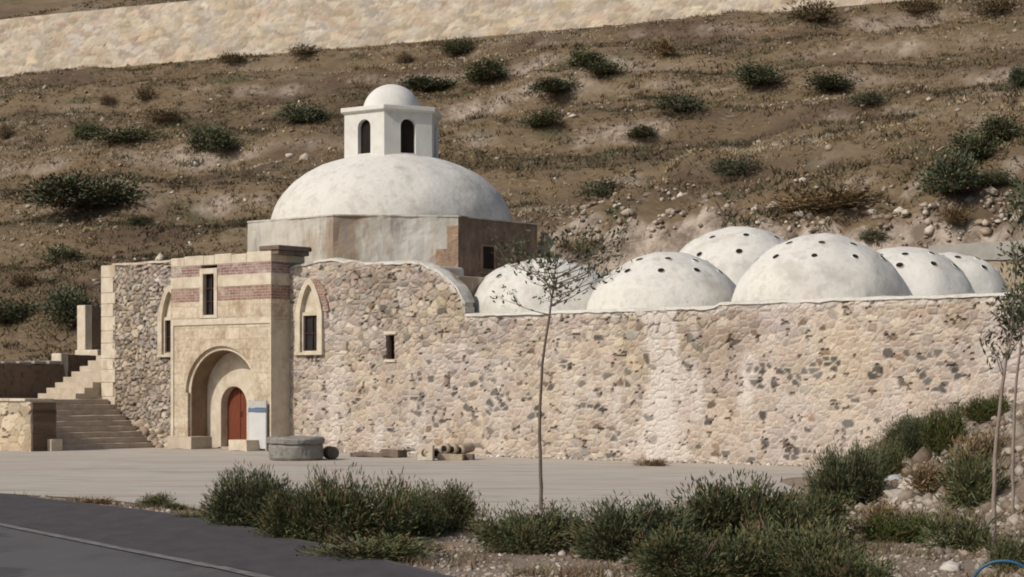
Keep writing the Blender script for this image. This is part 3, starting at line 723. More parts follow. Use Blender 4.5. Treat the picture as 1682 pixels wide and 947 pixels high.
for i in range(9):
    v0 = -1.05+i*.34
    rough_box('step', -10.9, -8.9, v0, v0+.9, 1.5+i*.183-.05, 1.5+(i+1)*.183, M['step'], up, step=.4, amp=.02)
p = tag(rough_box('parapet_wall', -.25, .25, -5.5, 0, 0, 1.16, M['darkrubble'], None, step=.22, amp=.07), 'long rubble parapet wall, shade painted into its dark side, with pale coping stones left of the stairs', 'parapet wall'); place(p, -12.35, .9, 1.5)
bm = bmesh.new(); y = -5.5
for i in range(9): box(bm, -.3, .28, y, y+.5, 1.17, 1.24+random.uniform(0, .05)); y += .61
finish('coping', bm, M['concrete'], p, bevel=.03)
def parapet(s0, s1, v0, v1, z0, z1, label):
    p = tag(empty('parapet_wall'), label, 'parapet wall'); place(p, (s0+s1)/2, v0, z0)
    w = (s1-s0)/2
    rough_box('rubble_side', -w, w, .32, v1-v0, 0, z1-z0-.06, M['darkrubble'], p, step=.22, amp=.04)  # dark side and pale end put shade and sun into the colours
    obox('end_pier', -w-.02, w+.02, 0, .31, 0, z1-z0, M['ashlar_pale'], p, bevel=.02)
    return p
def sat(px, v): return s_at(px, v)
s_ = sat(85, 1.0); parapet(s_, s_+.50, 1.0, 3.2, 1.5, 3.05, 'parapet wall with shade painted brown on its side and a pale sunlit end pier, lower one of the two beside the upper stairs')
s_ = sat(127, 2.7); q = parapet(s_, s_+.42, 2.7, 5.2, 3.2, 4.78, 'short parapet with shade painted brown on its side and a pale sunlit end pier, uppermost, against the left corner of the bathhouse')
bm = bmesh.new(); box(bm, -.28, 1.0, -.06, 2.4, -1.75, 0); finish('plinth', bm, M['ashlar_pale'], q, bevel=.02)

# low concrete wall behind the domes
t = tag(empty('garden_wall'), 'low grey concrete wall behind the rightmost domes', 'wall'); place(t, 0, 0, 0)
a = s_at(1530, 10.9)
rough_box('wall_base', a, a+12, 10.9, 11.3, 2.0, 5.5, M['rubbleplain'], t, step=.4, amp=.06)
rough_box('concrete_top', a-.05, a+5.1, 10.85, 11.35, 5.5, 6.0, M['concrete'], t, step=.6, amp=.03)
rough_box('concrete_top', a+5.12, a+12, 10.9, 11.4, 5.45, 5.95, M['concrete'], t, step=.6, amp=.03)

# fortress terrace wall up the hill
t = tag(empty('terrace_wall'), 'long pale coursed stone retaining wall high across the hillside', 'retaining wall')
t.location = (cs*WW, cc*WW, 24.25); t.rotation_euler = (0, 0, -CA)
rubble('wall_face', -104, 12, -.8, lambda s: 4.02+.03*noise.noise(Vector((s*.4,0,0))), t, v0=0, cell=(.75,.30), disp=.03, st=.15, joint=.15, mcover=lambda x, z: .6,
       mortar=(.52,.455,.37), pal=[(.55,.48,.385),(.50,.425,.33),(.58,.52,.43),(.52,.41,.32),(.47,.42,.35),(.55,.46,.34)], seed=33, zmax=4.1, thick=.9, hole_t=.95, matname='bigwall')

# ---- round basin and carved stones
t = tag(empty('stone_basin'), 'big round grey stone drum lying flat beside the right corner of the portal', 'stone drum')
X, Y = (486-841)/F*50.3, 50.3
t.location = (X, Y, .015)
def lathe(name, prof, m, parent, n=40, wob=.01):
    bm = bmesh.new(); rows = [[bm.verts.new(Vector((r*math.cos(2*math.pi*i/n), r*math.sin(2*math.pi*i/n), z))+noise.noise_vector(Vector((math.cos(2*math.pi*i/n)*3, math.sin(2*math.pi*i/n)*3, z*4)))*wob) for i in range(n)] for r, z in prof]
    for u, w in zip(rows, rows[1:]):
        for i in range(n): bm.faces.new((u[i], u[(i+1)%n], w[(i+1)%n], w[i]))
    bm.faces.new(rows[0]); bm.faces.new(rows[-1])
    return finish(name, bm, m, parent)
lathe('lower_drum', [(.66,0),(.70,.06),(.70,.34),(.68,.40)], M['greystone'], t, wob=.03)
lathe('upper_slab', [(.66,.405),(.73,.44),(.745,.54),(.70,.585),(.45,.60)], M['greystone'], t, wob=.035)
bm = bmesh.new(); tube(bm, [(0,-.2,.17),(0,.2,.17)], [.17,.17], 14)
o = tag(finish('stone_roller', bm, M['brownstone'], None, bevel=.02), 'small dark stone roller against the right side of the round stone drum', 'stone'); o.location = (X+.86, Y+.45, .015); o.rotation_euler = (0,0,R(25))
# flat slabs
for i, (px, yy, w, h, lab) in enumerate(((612, 52.6, 1.15, .11, 'long thin flat stone slab lying on the ground between the round drum and the pierced block'), (648, 52.2, .5, .2, 'small rough slab at the right end of the long flat slab'))):
    o = tag(rough_box('stone_slab', -w/2, w/2, -.25, .25, 0, h, M['brownstone'], None, step=.15, amp=.04), lab, 'stone slab')
    o.location = ((px-841)/F*yy, yy, .015); o.rotation_euler = (0,0,R(-30))
# pierced block
bm = bmesh.new(); n = 24; q0 = .19; hole = .10
for y0 in (-.16, .16):
    ring = [bm.verts.new((hole*math.cos(2*math.pi*i/n+R(45)), y0, .20+hole*math.sin(2*math.pi*i/n+R(45)))) for i in range(n)]
    sq = []
    for i in range(n):
        a = 2*math.pi*i/n+R(45); k = q0/max(abs(math.cos(a)), abs(math.sin(a))); sq.append(bm.verts.new((k*math.cos(a), y0, .20+k*math.sin(a))))
    for i in range(n): bm.faces.new((ring[i], ring[(i+1)%n], sq[(i+1)%n], sq[i]))
    if y0 < 0: r0, s0_ = ring, sq
    else:
        for i in range(n): bm.faces.new((r0[i], r0[(i+1)%n], ring[(i+1)%n], ring[i])); bm.faces.new((s0_[i], s0_[(i+1)%n], sq[(i+1)%n], sq[i]))
o = tag(finish('pierced_stone', bm, M['ashlar_pale'], None), 'square pale stone block with a round hole, on the plaza before the long wall', 'stone block')
o.location = ((700-841)/F*49.9, 49.9, .01); o.rotation_euler = (0,0,R(-8))
labs = ['tan carved cylinder just right of the pierced block', 'second carved stone cylinder from the pierced block, between two others', 'third carved stone cylinder from the pierced block', 'carved cylinder at the right end of the short row']
for i in range(4):
    px = 722+i*14.5; yy = 50.3+.1*i
    o = empty('carved_cylinder'); tag(o, labs[i], 'carved stone', 'carved stone cylinders in a row')
    bm = bmesh.new(); tube(bm, [(0,-.30,.14),(0,-.27,.14),(0,.25,.14)], [.10,.135,.13], 16); finish('shaft', bm, M['tanstone'], o)
    bm = bmesh.new(); tube(bm, [(0,-.315,.14),(0,-.30,.14)], .075, 12); finish('socket', bm, M['dark'], o)
    o.location = ((px-841)/F*yy, yy, .02+(.14 if i in (1,2,3) else 0)); o.rotation_euler = (R(-6+4*i), 0, R(-14-6*i))
for i, (px, yy, w, d, h, m, lab) in enumerate(((742, 50.2, .62, .5, .17, 'tanstone', 'worn tan slab carrying the row of carved cylinders'), (765, 50.5, .42, .4, .16, 'brownstone', 'dark flat stone at the right end of the row of carved cylinders'))):
    o = tag(rough_box('stone_slab', -w/2, w/2, -d/2, d/2, 0, h, M[m], None, step=.14, amp=.03), lab, 'stone slab')
    o.location = ((px-841)/F*yy, yy, .0); o.rotation_euler = (0,0,R(-10))

# ---- loose stones (many, low): numpy copies of a few lumpy rocks
def rock_proto(seed, sub=2, amp=.35):
    bm = bmesh.new(); bmesh.ops.create_icosphere(bm, subdivisions=sub, radius=1)
    for v in bm.verts: v.co *= 1+amp*noise.noise(v.co*1.3+Vector((seed*3.7, 0, 0)))+amp*.4*noise.noise(v.co*3+Vector((0, seed, 0)))
    V = np.array([v.co[:] for v in bm.verts]); Fc = np.array([[w.index for w in f.verts] for f in bm.faces]); bm.free(); return V, Fc
PR = [rock_proto(i, 1, .75) for i in range(5)]
def fastmesh(name, V, Fc, C, m, parent=None):
    me = bpy.data.meshes.new(name); n = len(V); k = Fc.shape[1]; nf = len(Fc)
    me.vertices.add(n); me.vertices.foreach_set('co', V.astype(np.float32).ravel())
    me.loops.add(nf*k); me.loops.foreach_set('vertex_index', Fc.astype(np.int32).ravel())
    me.polygons.add(nf); me.polygons.foreach_set('loop_start', np.arange(0, nf*k, k, dtype=np.int32))
    me.update(calc_edges=True)
    a = me.color_attributes.new('Col', 'FLOAT_COLOR', 'POINT'); a.data.foreach_set('color', np.hstack([C, np.ones((n,1))]).astype(np.float32).ravel())
    me.materials.append(m)
    return lk(bpy.data.objects.new(name, me), parent)
def rocks(name, items, pal, m, label=None):
    Vs, Fs, Cs = [], [], []; off_ = 0
    for (x, y, z, r) in items:
        V, Fc = PR[int(rng.integers(5))]; a = rng.uniform(0, 6.28); sc = np.array([r*rng.uniform(.8,1.5), r*rng.uniform(.7,1.2), r*rng.uniform(.5,.95)])
        P = V*sc; ca, sa = math.cos(a), math.sin(a); P = np.stack([P[:,0]*ca-P[:,1]*sa, P[:,0]*sa+P[:,1]*ca, P[:,2]], 1)+np.array([x, y, z+r*.05])
        c = np.array(pal[int(rng.integers(len(pal)))])*rng.uniform(.75, 1.2)
        Vs.append(P); Fs.append(Fc+off_); Cs.append(np.tile(c, (len(P), 1))); off_ += len(P)
    o = fastmesh(name, np.vstack(Vs), np.vstack(Fs), np.vstack(Cs), m); o['kind'] = 'stuff'
    if label: o['label'] = label
    return o
PALS = [(.40,.335,.26),(.48,.42,.345),(.30,.235,.175),(.53,.47,.40),(.34,.28,.22)]
def inview(x, y, z, m=40):
    px = 841+F*x/y; py = HY-F*(z-CZ)/y; return -m < px < 1682+m and -m < py < 947+m
items = []
while len(items) < 1900:
    k = rng.uniform(-.28, .28); y = rng.uniform(58, 142); x = k*y; w, c = wc(x, y)
    if w < 56 or (WW-.8 < w < WW+2): continue
    dn = noise.noise(Vector((x*.08, y*.08, 5)))+.8*noise.noise(Vector((x*.3, y*.3, 1)))
    s, v = w2l(x, y); scarp = 10.8 < v < 15.5 and s > -3
    if dn < .05 and not scarp and rng.random() < .8: continue
    if -10 < s < 26 and v < 11.5: continue
    items.append((x, y, H(x, y), rng.uniform(.04, .13)*(1.8 if rng.random() < .06 else 1)*(1.3 if scarp else 1)))
for _ in range(2600):      # broken rock of the cut bank
    s_ = rng.uniform(-2, 27); v_ = rng.uniform(11.2, 14.6); x, y = l2w(s_, v_)
    if noise.noise(Vector((s_*.5, v_*.9, 3))) < -.15: continue
    items.append((x, y, H(x, y)-.05, rng.uniform(.035, .12)*(1.9 if rng.random() < .06 else 1)))
rocks('hillside_stones', items, PALS+[(.20,.155,.12),(.25,.20,.155),(.31,.255,.20)], M['stones'], 'small pale stones scattered over the dry hillside')
items = []
while len(items) < 9500:
    y = 15+22*rng.random()**.8; x = rng.uniform(-.28, .38)*y
    # right of the road edge, off the plaza
    ex = np.interp(-y, [-p[1] for p in edge[::1]], [p[0] for p in edge]) if False else np.interp(y, [p[1] for p in edge[::-1]], [p[0] for p in edge[::-1]])
    if x < ex+.05: continue
    ny = np.interp(x, [p[0] for p in sheet_pl_near], [p[1] for p in sheet_pl_near])
    if y > ny and x < 6.0: continue
    if noise.noise(Vector((x*.9, y*.9, 3))) < -.15 and rng.random() < .7: continue
    r = rng.uniform(.010, .032)*(2.3 if rng.random() < .05 else 1)*(rng.uniform(1.3, 3.6) if x > 4.9 and y > 18 else 1)
    items.append((x, y, H(x, y), r))
rocks('verge_stones', items, [tuple(c*.74 for c in q) for q in PALS]+[(.20,.15,.11)], M['stones'], 'loose gravel and stones on the verge and mound')
items = []
for i in range(160):       # rubble heap at the foot of the left wall
    s = rng.uniform(-7.2, -4.4); v = -.1-abs(rng.normal(0, .38)); hgt = max(0, .75-(abs(v))*.9)*sstep(-s, 4.2, 6.5)
    x, y = l2w(s, v); items.append((x, y, hgt*rng.uniform(.5, 1), rng.uniform(.08, .2)))
rocks('rubble_heap', items, [(.40,.33,.25),(.46,.39,.30),(.30,.23,.17)], M['stones'], 'heap of fallen stones at the foot of the left wall beside the steps')
items = []
for i in range(420):       # small debris and weeds line at the foot of the long wall
    s = rng.uniform(1, 22); v = -.08-abs(rng.normal(0, .16)); x, y = l2w(s, v); items.append((x, y, .01, rng.uniform(.02, .075)))
rocks('wall_foot_debris', items, PALS, M['stones'], 'crumbs of stone along the foot of the long wall')

# individual boulders
BP = []
for sd_ in range(4):
    V, Fc = rock_proto(sd_+20, 3, .45); BP.append((V, Fc))
def boulder(px, py, wpx, col, label, flat=.6):
    x, y, z = hit(px, py); r = wpx*y/F/2; V, Fc = BP[int(rng.integers(4))]
    P = V*np.array([r, r*.8, r*flat])
    o = fastmesh('boulder', P, Fc, np.tile(np.array(col), (len(P), 1)), M['stones']); o.location = (x, y, z+r*.12); o.rotation_euler = (0,0,rng.uniform(0,6))
    return tag(o, label, 'boulder', 'boulders on the right-hand mound')
boulder(1407, 888, 46, (.36,.30,.17), 'yellowish boulder right of the big foreground shrub')
boulder(1490, 768, 44, (.42,.36,.28), 'pale rounded boulder high on the right mound')
boulder(1470, 790, 40, (.36,.37,.36), 'grey slab-like boulder just below the pale rounded one', .4)
boulder(1500, 808, 36, (.44,.38,.30), 'tan boulder lowest in the cluster on the right mound', .45)
boulder(1545, 892, 52, (.38,.36,.33), 'flat grey boulder on the lower slope of the mound', .4)
boulder(1562, 938, 38, (.46,.43,.38), 'pale boulder at the bottom edge left of the blue hose')
boulder(1450, 925, 30, (.40,.33,.26), 'brownish boulder at the bottom edge right of the big shrub')
boulder(1025, 925, 22, (.48,.44,.40), 'small pale boulder at the left foot of the big foreground shrub')

# ---- grass
def blades(name, pts, hmin, hmax, wdt, cols, label, per=6, spread=.12, parent=None, lean=.8, colfn=None):
    n = len(pts)*per; P = np.repeat(np.array(pts), per, axis=0)
    P[:, :2] += rng.normal(0, spread, (n, 2)); a = rng.uniform(0, 6.28, n); h = rng.uniform(hmin, hmax, n)
    L_ = rng.normal(0, lean, (n, 2))*h[:, None]; wd = wdt*rng.uniform(.6, 1.4, n)
    dx = np.cos(a)*wd; dy = np.sin(a)*wd
    z = P[:, 2]-.04
    A = np.stack([P[:,0]-dx, P[:,1]-dy, z], 1); B = np.stack([P[:,0]+dx, P[:,1]+dy, z], 1); T = np.stack([P[:,0]+L_[:,0], P[:,1]+L_[:,1], z+h], 1)
    V = np.stack([A, B, T], 1).reshape(-1, 3); Fc = np.arange(n*3).reshape(-1, 3)
    idx_ = [colfn(p, len(cols)) if colfn else int(rng.integers(len(cols))) for p in pts]
    ci = np.repeat(np.array([cols[i] for i in idx_]), per, axis=0)*rng.uniform(.7, 1.25, (n, 1))
    o = fastmesh(name, V, Fc, np.repeat(ci, 3, axis=0), M['grass'], parent)
    if label: tag(o, label, kind='stuff')
    return o
pts = []; 
while len(pts) < 70000:
    k = rng.uniform(-.31, .31); y = 56+88*rng.random()**.85; x = k*y; w, c = wc(x, y)
    if w < 55 or WW-.5 < w < WW+2: continue
    s, v = w2l(x, y)
    if -11 < s < 26 and v < 11.5: continue
    if s > 0 and 11 < v < 14 and rng.random() < .8: continue
    if noise.noise(Vector((x*.13, y*.13, 2)))+.7*noise.noise(Vector((x*.5, y*.5, 7))) < rng.uniform(-.7, .35): continue
    pts.append((x, y, H(x, y)))
hp = np.array(pts); 
def bandcol(p, n):
    w, c = wc(p[0], p[1])
    q = .5+1.0*noise.noise(Vector((c*.05, w*.22, 31)))+.55*noise.noise(Vector((c*.22, w*.6, 37)))+rng.normal(0, .13)
    return int(min(n-1, max(0, q*n)))
blades('dry_grass', pts, .05, .20, .030, [(.080,.058,.036),(.105,.078,.045),(.13,.10,.054),(.125,.118,.058),(.15,.105,.060),(.21,.145,.08),(.26,.19,.105),(.34,.265,.155),(.38,.315,.215)], 'short dry tufts of grass on the hillside', colfn=bandcol)
pts = []
while len(pts) < 900:
    k = rng.uniform(-.275, .275); y = 57+84*rng.random()**.85; x = k*y; w, c = wc(x, y)
    if w < 56 or w > WW-.6: continue
    s, v = w2l(x, y)
    if -11 < s < 26 and v < 12: continue
    if noise.noise(Vector((x*.10, y*.10, 22)))+.5*noise.noise(Vector((x*.4, y*.4, 27))) < rng.uniform(-.3, .4): continue
    pts.append((x, y, H(x, y)))
blades('low_scrub', pts, .08, .34, .03, [(.10,.09,.05),(.075,.08,.045),(.12,.085,.055),(.085,.065,.045),(.09,.10,.065),(.06,.05,.032)], 'low dry scrub and thistles dotted over the hillside', per=34, spread=.26, lean=.7)
pts = []
while len(pts) < 4000:
    y = 16+22*rng.random(); x = rng.uniform(-.28, .38)*y
    ex = np.interp(y, [p[1] for p in edge[::-1]], [p[0] for p in edge[::-1]])
    ny = np.interp(x, [p[0] for p in sheet_pl_near], [p[1] for p in sheet_pl_near])
    if x < ex+.12 or (y > ny-.05 and x < 6): continue
    if x > 4.6: 
        if noise.noise(Vector((x*1.1, y*.8, 12))) < -.05: continue
    elif noise.noise(Vector((x*.8, y*.8, 12))) < .05 and not (x < -4 and rng.random() < .8): continue
    pts.append((x, y, H(x, y)))
blades('verge_grass', pts, .03, .17, .009, [(.22,.165,.10),(.15,.12,.065),(.10,.105,.045),(.17,.095,.06),(.26,.21,.145),(.12,.07,.045)], 'dry weeds on the verge and mound', per=12, spread=.07)

# ---- shrubs
def bush_mesh(name, rx, rz_, n, llen, lwid, pal, seed, dry=.08, parent=None, upright=.5, lobes=6, gap=.0):
    r = np.random.default_rng(seed)
    # lobes: sub-crowns
    lc = r.normal(0, 1, (lobes, 3)); lc /= np.linalg.norm(lc, axis=1)[:, None]; lc[:, 2] = np.abs(lc[:, 2])*.6
    lc = lc*np.array([rx*.55, rx*.55, rz_*.50])*r.uniform(.4, 1.1, (lobes, 1)); lc[:, 2] += rz_*.22
    lr = r.uniform(.38, .62, lobes)
    li = r.choice(lobes, n, p=lr**2/np.sum(lr**2)); d = r.normal(0, 1, (n, 3)); d /= np.linalg.norm(d, axis=1)[:, None]
    # twigs: quantise directions so that leaves gather on twigs
    K = 130; tw = r.normal(0, 1, (K, 3)); tw /= np.linalg.norm(tw, axis=1)[:, None]
    ti = r.integers(K, size=n); mixd = tw[ti]*.85+d*.22; mixd /= np.linalg.norm(mixd, axis=1)[:, None]
    tl = r.uniform(.55, 1.25, (K, lobes))[ti, li]
    t = r.uniform(.15, 1, n)**.6
    P = lc[li]+mixd*(t*tl*lr[li])[:, None]*np.array([rx, rx, rz_])
    P[:, 2] = np.where(P[:, 2] < 0, r.uniform(0, rz_*.25, n), P[:, 2])
    g = mixd*.8+np.array([0, 0, upright])+r.normal(0, .35, (n, 3)); g /= np.linalg.norm(g, axis=1)[:, None]
    side = np.cross(g, r.normal(0, 1, (n, 3))); side /= np.linalg.norm(side, axis=1)[:, None]
    L_ = (llen*r.uniform(.6, 1.4, n))[:, None]; w = (lwid*r.uniform(.6, 1.4, n))[:, None]
    V = np.stack([P-g*L_*.5, P+side*w*.5, P+g*L_*.5, P-side*w*.5], 1).reshape(-1, 3)
    base = np.array(pal)[r.integers(len(pal), size=n)]*r.uniform(.7, 1.3, (n, 1))
    base *= r.uniform(.75, 1.3, (lobes, 1))[li]
    dr_ = r.random((K, lobes))[ti, li] < dry; base[dr_] = np.array([.17,.115,.06])*r.uniform(.7, 1.2, (dr_.sum(), 1))
    me_o = fastmesh(name, V, np.arange(n*4).reshape(-1, 4), np.repeat(base, 4, axis=0), M['leaf'], parent)
    return me_o
def stems_mesh(rx, rz_, seed, parent, m='bark', n=9, r0=.012):
    r = random.Random(seed); bm = bmesh.new()
    for i in range(n):
        a = r.uniform(0, 6.28); e = r.uniform(.25, .8); p = [(0,0,-.05)]
        p.append((math.cos(a)*rx*e*.4, math.sin(a)*rx*e*.4, rz_*.35)); p.append((math.cos(a)*rx*e, math.sin(a)*rx*e, rz_*r.uniform(.55, .95)))
        tube(bm, p, [r0, r0*.8, r0*.35], 5)
    return finish('stem', bm, M[m], parent)
GN = [(.072,.086,.038),(.096,.106,.048),(.058,.070,.033),(.120,.114,.056)]
GD = [(.075,.094,.052),(.098,.110,.062),(.064,.078,.050),(.120,.115,.068)]
GG = [(.085,.095,.060),(.075,.083,.05),(.10,.105,.065)]
GB = [(.11,.078,.045),(.085,.065,.038),(.09,.085,.04),(.13,.09,.05)]
GY = [(.085,.105,.030),(.10,.115,.035),(.07,.085,.03)]
protos = {}
def proto(kind):
    if kind in protos: return protos[kind]
    spec_ = {'near1': (.62,.62,17000,.055,.010,GN,11), 'near2': (.62,.62,17000,.055,.010,GN,12), 'near3': (.62,.62,20000,.055,.010,GN,13),
             'fresh': (.6,.6,9000,.08,.013,GY,14), 'near4': (.62,.62,20000,.06,.010,GD+GN,19), 'dry': (.6,.6,1500,.12,.02,[(.22,.155,.08),(.17,.115,.06),(.25,.19,.10),(.16,.10,.06)],21), 'hill1': (.6,.6,5200,.055,.024,GD,15), 'hill2': (.6,.6,3600,.06,.022,GN+GD,16),
             'grey': (.6,.6,2300,.06,.022,GG,17), 'brown': (.6,.6,1500,.09,.018,GB,18), 'tiny': (.6,.6,3500,.10,.014,GN,20)}[kind]
    rx, rz_, n, a, b, pal, sd_ = spec_
    r = empty('shrub'); f = bush_mesh('foliage', rx, rz_, n, a, b, pal, sd_, parent=r, dry=.10 if kind != 'brown' else .3)
    s = stems_mesh(.55, .6, sd_, r, n=10 if kind.startswith('near') else 6)
    q = np.array([v.co[:] for v in f.data.vertices]); wx = (np.percentile(q[:,0], 96)-np.percentile(q[:,0], 4)+np.percentile(q[:,1], 96)-np.percentile(q[:,1], 4))/2; hz = np.percentile(q[:,2], 99)*1.22; wx *= 1.22
    protos[kind] = (r, f, s, [False], wx, hz); return protos[kind]
def shrub(kind, px, py, wpx, hpx, label, cat='shrub', group=None, xyz=None, name='shrub'):
    """px,py = where the shrub's foot stands; wpx,hpx = its size in photo pixels"""
    r, f, s, used, wx_, hz_ = proto(kind)
    x, y, z = xyz if xyz else hit(px, py)
    if used[0]:
        r2 = r.copy(); COL.objects.link(r2)
        for ch in (f, s): c = ch.copy(); COL.objects.link(c); c.parent = r2
    else: r2 = r; used[0] = True
    r2.name = name
    kx = wpx*y/F/wx_; kz = hpx*y/F/hz_
    r2.location = (x, y, z-.03); r2.scale = (kx, kx*.9, kz); r2.rotation_euler = (0, 0, random.uniform(0, 6.28))
    return tag(r2, label, cat, group)
HG_ = 'shrubs on the dry hillside'; FG = 'shrubs along the plaza edge'
hill = [
 ('hill1',148,345,150,62,'large dark green bush on the left hillside, below the terrace path'),
 ('hill1',357,252,70,50,'compact almost black round bush left of the lantern, above the terrace path'),
 ('hill2',143,232,50,38,'small dark bush, left half of the pair high on the left slope'),
 ('hill2',212,234,95,30,'low spreading bush, right half of the pair high on the left slope'),
 ('hill2',98,432,75,34,'low green bush between the large left bush and the parapet walls'),
 ('hill1',128,535,110,74,'dark green bush growing just behind the uppermost parapet'),
 ('hill2',25,530,90,46,'green bush at the left edge above the dark parapet wall'),
 ('hill1',503,200,80,38,'dark bluish bush immediately left of the lantern'),
 ('hill2',808,134,85,38,'green bush up the slope right of the lantern dome'),
 ('hill2',955,110,75,34,'green bush, upper left one of the touching pair below the terrace wall'),
 ('hill2',1000,122,70,24,'low green bush, lower right one of the touching pair below the terrace wall'),
 ('hill1',706,152,82,30,'dark bush peeking out right of the lantern cupola'),
 ('hill1',910,157,80,28,'dark low bush in the middle of the slope under the touching pair'),
 ('hill2',898,207,66,30,'green bush in the middle of the slope, straight above the sapling'),
 ('hill2',752,90,48,30,'green bush near the foot of the terrace wall above the lantern'),
 ('hill1',293,98,16,18,'tiny dark round bush against the foot of the terrace wall'),
 ('brown',380,104,48,22,'brown dry bush at the foot of the terrace wall, right of the tiny round one'),
 ('hill1',1255,141,95,42,'darkest dome-shaped bush high on the right slope'),
 ('hill2',1356,148,85,32,'flat green bush just right of the darkest bush on the right slope'),
 ('grey',1425,172,64,26,'faint grey green bush below the flat bush on the right slope'),
 ('grey',1115,182,95,30,'spread faint grey bush left of centre on the upper right slope'),
 ('grey',1200,290,80,36,'grey green rounded bush above the rearmost small dome'),
 ('grey',990,326,90,34,'grey green spreading bush above the second small dome'),
 ('hill2',1060,228,60,22,'thin low green bush mid slope left of the grey rounded bush'),
 ('hill2',1585,262,100,52,'upper part of the big green thicket on the right slope'),
 ('hill1',1548,322,120,76,'large dark green bush of the thicket above the last dome'),
 ('hill2',1650,232,90,48,'green bush at the right edge above the thicket'),
 ('hill1',1674,142,34,40,'dark bush cut by the right edge high on the slope'),
 ('hill2',1632,308,44,30,'small green bush right of the large thicket bush'),
 ('hill2',1432,404,52,24,'small green bush on top of the cut bank between two domes'),
 ('hill2',226,372,46,24,'small faint bush right of and below the large left bush'),
 ('brown',240,165,40,26,'small brown bush at the upper left of the slope'),
 ('brown',268,200,66,26,'low brown bush above the pair on the left slope'),
 ('brown',177,175,30,24,'dry brown bush near the upper left stones'),
 ('brown',10,228,30,30,'dark dry bush at the left edge of the slope'),
 ('brown',665,105,30,24,'little dry bush under the terrace wall above the cupola'),
 ('dry',1090,92,60,38,'tall dry weeds under the terrace wall at the upper middle'),
 ('brown',1340,36,90,40,'dry bush where the terrace wall leaves the picture'),
 ('brown',1505,24,70,34,'brown bush at the top edge of the right slope'),
 ('brown',1640,22,70,34,'brown bush at the top right corner'),
 ('dry',1350,345,170,40,'wide patch of reddish dry scrub above the middle domes'),
 ('dry',1570,372,60,40,'dry scrub on the bank above the low concrete wall'),
 ('dry',965,418,84,30,'ochre dry scrub on the bank behind the first small dome'),
 ('brown',40,470,60,26,'dry brown scrub at the left edge between the two green bushes'),
 ('brown',505,90,60,20,'low dry scrub under the terrace wall left of the lantern'),
]
for k, px, py, w, h, lab in hill: shrub(k, px, py, w, h, lab, group=HG_)
# extra small scrub on the hill as countable low clumps
near = [
 ('near4',408,868,120,112,'left shrub of the group beside the road, with sparse upright tips'),
 ('near1',500,888,120,106,'second shrub from the left in the group beside the road'),
 ('near2',590,892,170,132,'tallest shrub in the middle of the group beside the road'),
 ('near3',672,880,110,88,'low shrub filling the right middle of the group beside the road'),
 ('near1',718,872,110,92,'right shrub of the group beside the road'),
 ('tiny',610,918,190,50,'low straggly weeds in front of the tallest roadside shrub'),
 ('dry',765,862,50,60,'dry reddish weeds at the right end of the roadside group'),
 ('near2',868,906,172,88,'rounded shrub at the foot of the thin sapling'),
 ('near4',1045,918,180,112,'left shrub of the big foreground thicket'),
 ('near1',1210,905,210,140,'tallest shrub of the big foreground thicket'),
 ('near3',1130,965,230,120,'front left shrub of the big foreground thicket, cut by the bottom edge'),
 ('near2',1290,960,260,130,'front middle shrub of the big foreground thicket, cut by the bottom edge'),
 ('near1',1385,975,180,100,'front right shrub of the big foreground thicket, cut by the bottom edge'),
 ('near3',1330,888,170,92,'right rear shrub of the big foreground thicket'),
 ('near4',1392,835,110,115,'upright shrub in front of the long wall at the left edge of the mound'),
 ('near2',1442,800,80,86,'mid green shrub on the mound right of the upright one'),
 ('near4',1494,752,86,78,'dark shrub on the mound against the wall'),
 ('fresh',1556,742,56,88,'bright green upright shrub highest on the mound'),
 ('fresh',1480,890,110,60,'thin yellowish shrub low on the mound beside the yellowish boulder'),
 ('tiny',1600,830,110,110,'airy straggly bush on the mound left of the right-hand sapling'),
 ('tiny',1580,905,120,80,'airy bush low on the mound above the flat grey boulder'),
 ('fresh',1625,690,60,50,'small bright green plant on the mound top beside the right-hand sapling'),
 ('tiny',1660,940,90,80,'dark weeds in the lower right corner behind the blue hose'),
 ('dry',1540,810,90,56,'reddish dry weeds in the middle of the mound'),
 ('dry',1610,760,80,60,'reddish dry weeds near the top of the mound'),
 ('dry',1450,860,80,46,'brown weeds between thicket and mound'),
 ('tiny',255,833,52,30,'small green weed clump on the verge left of the roadside group'),
 ('fresh',290,838,40,16,'tiny flat green plant right of the weed clump on the verge'),
 ('dry',155,828,60,16,'low dry weeds on the narrow verge at the left'),
 ('dry',1070,766,50,18,'small tuft of dry weeds at the foot of the long wall'),
 ('tiny',320,856,60,20,'low weeds at the left end of the roadside group'),
]
for k, px, py, w, h, lab in near:
    g = FG
    if py > 947:
        y = CZ*F/(py-HY); xyz = ((px-841)/F*y, y, H((px-841)/F*y, y)); shrub(k, px, py, w, h, lab, group=g, xyz=xyz)
    else: shrub(k, px, py, w, h, lab, group=g)

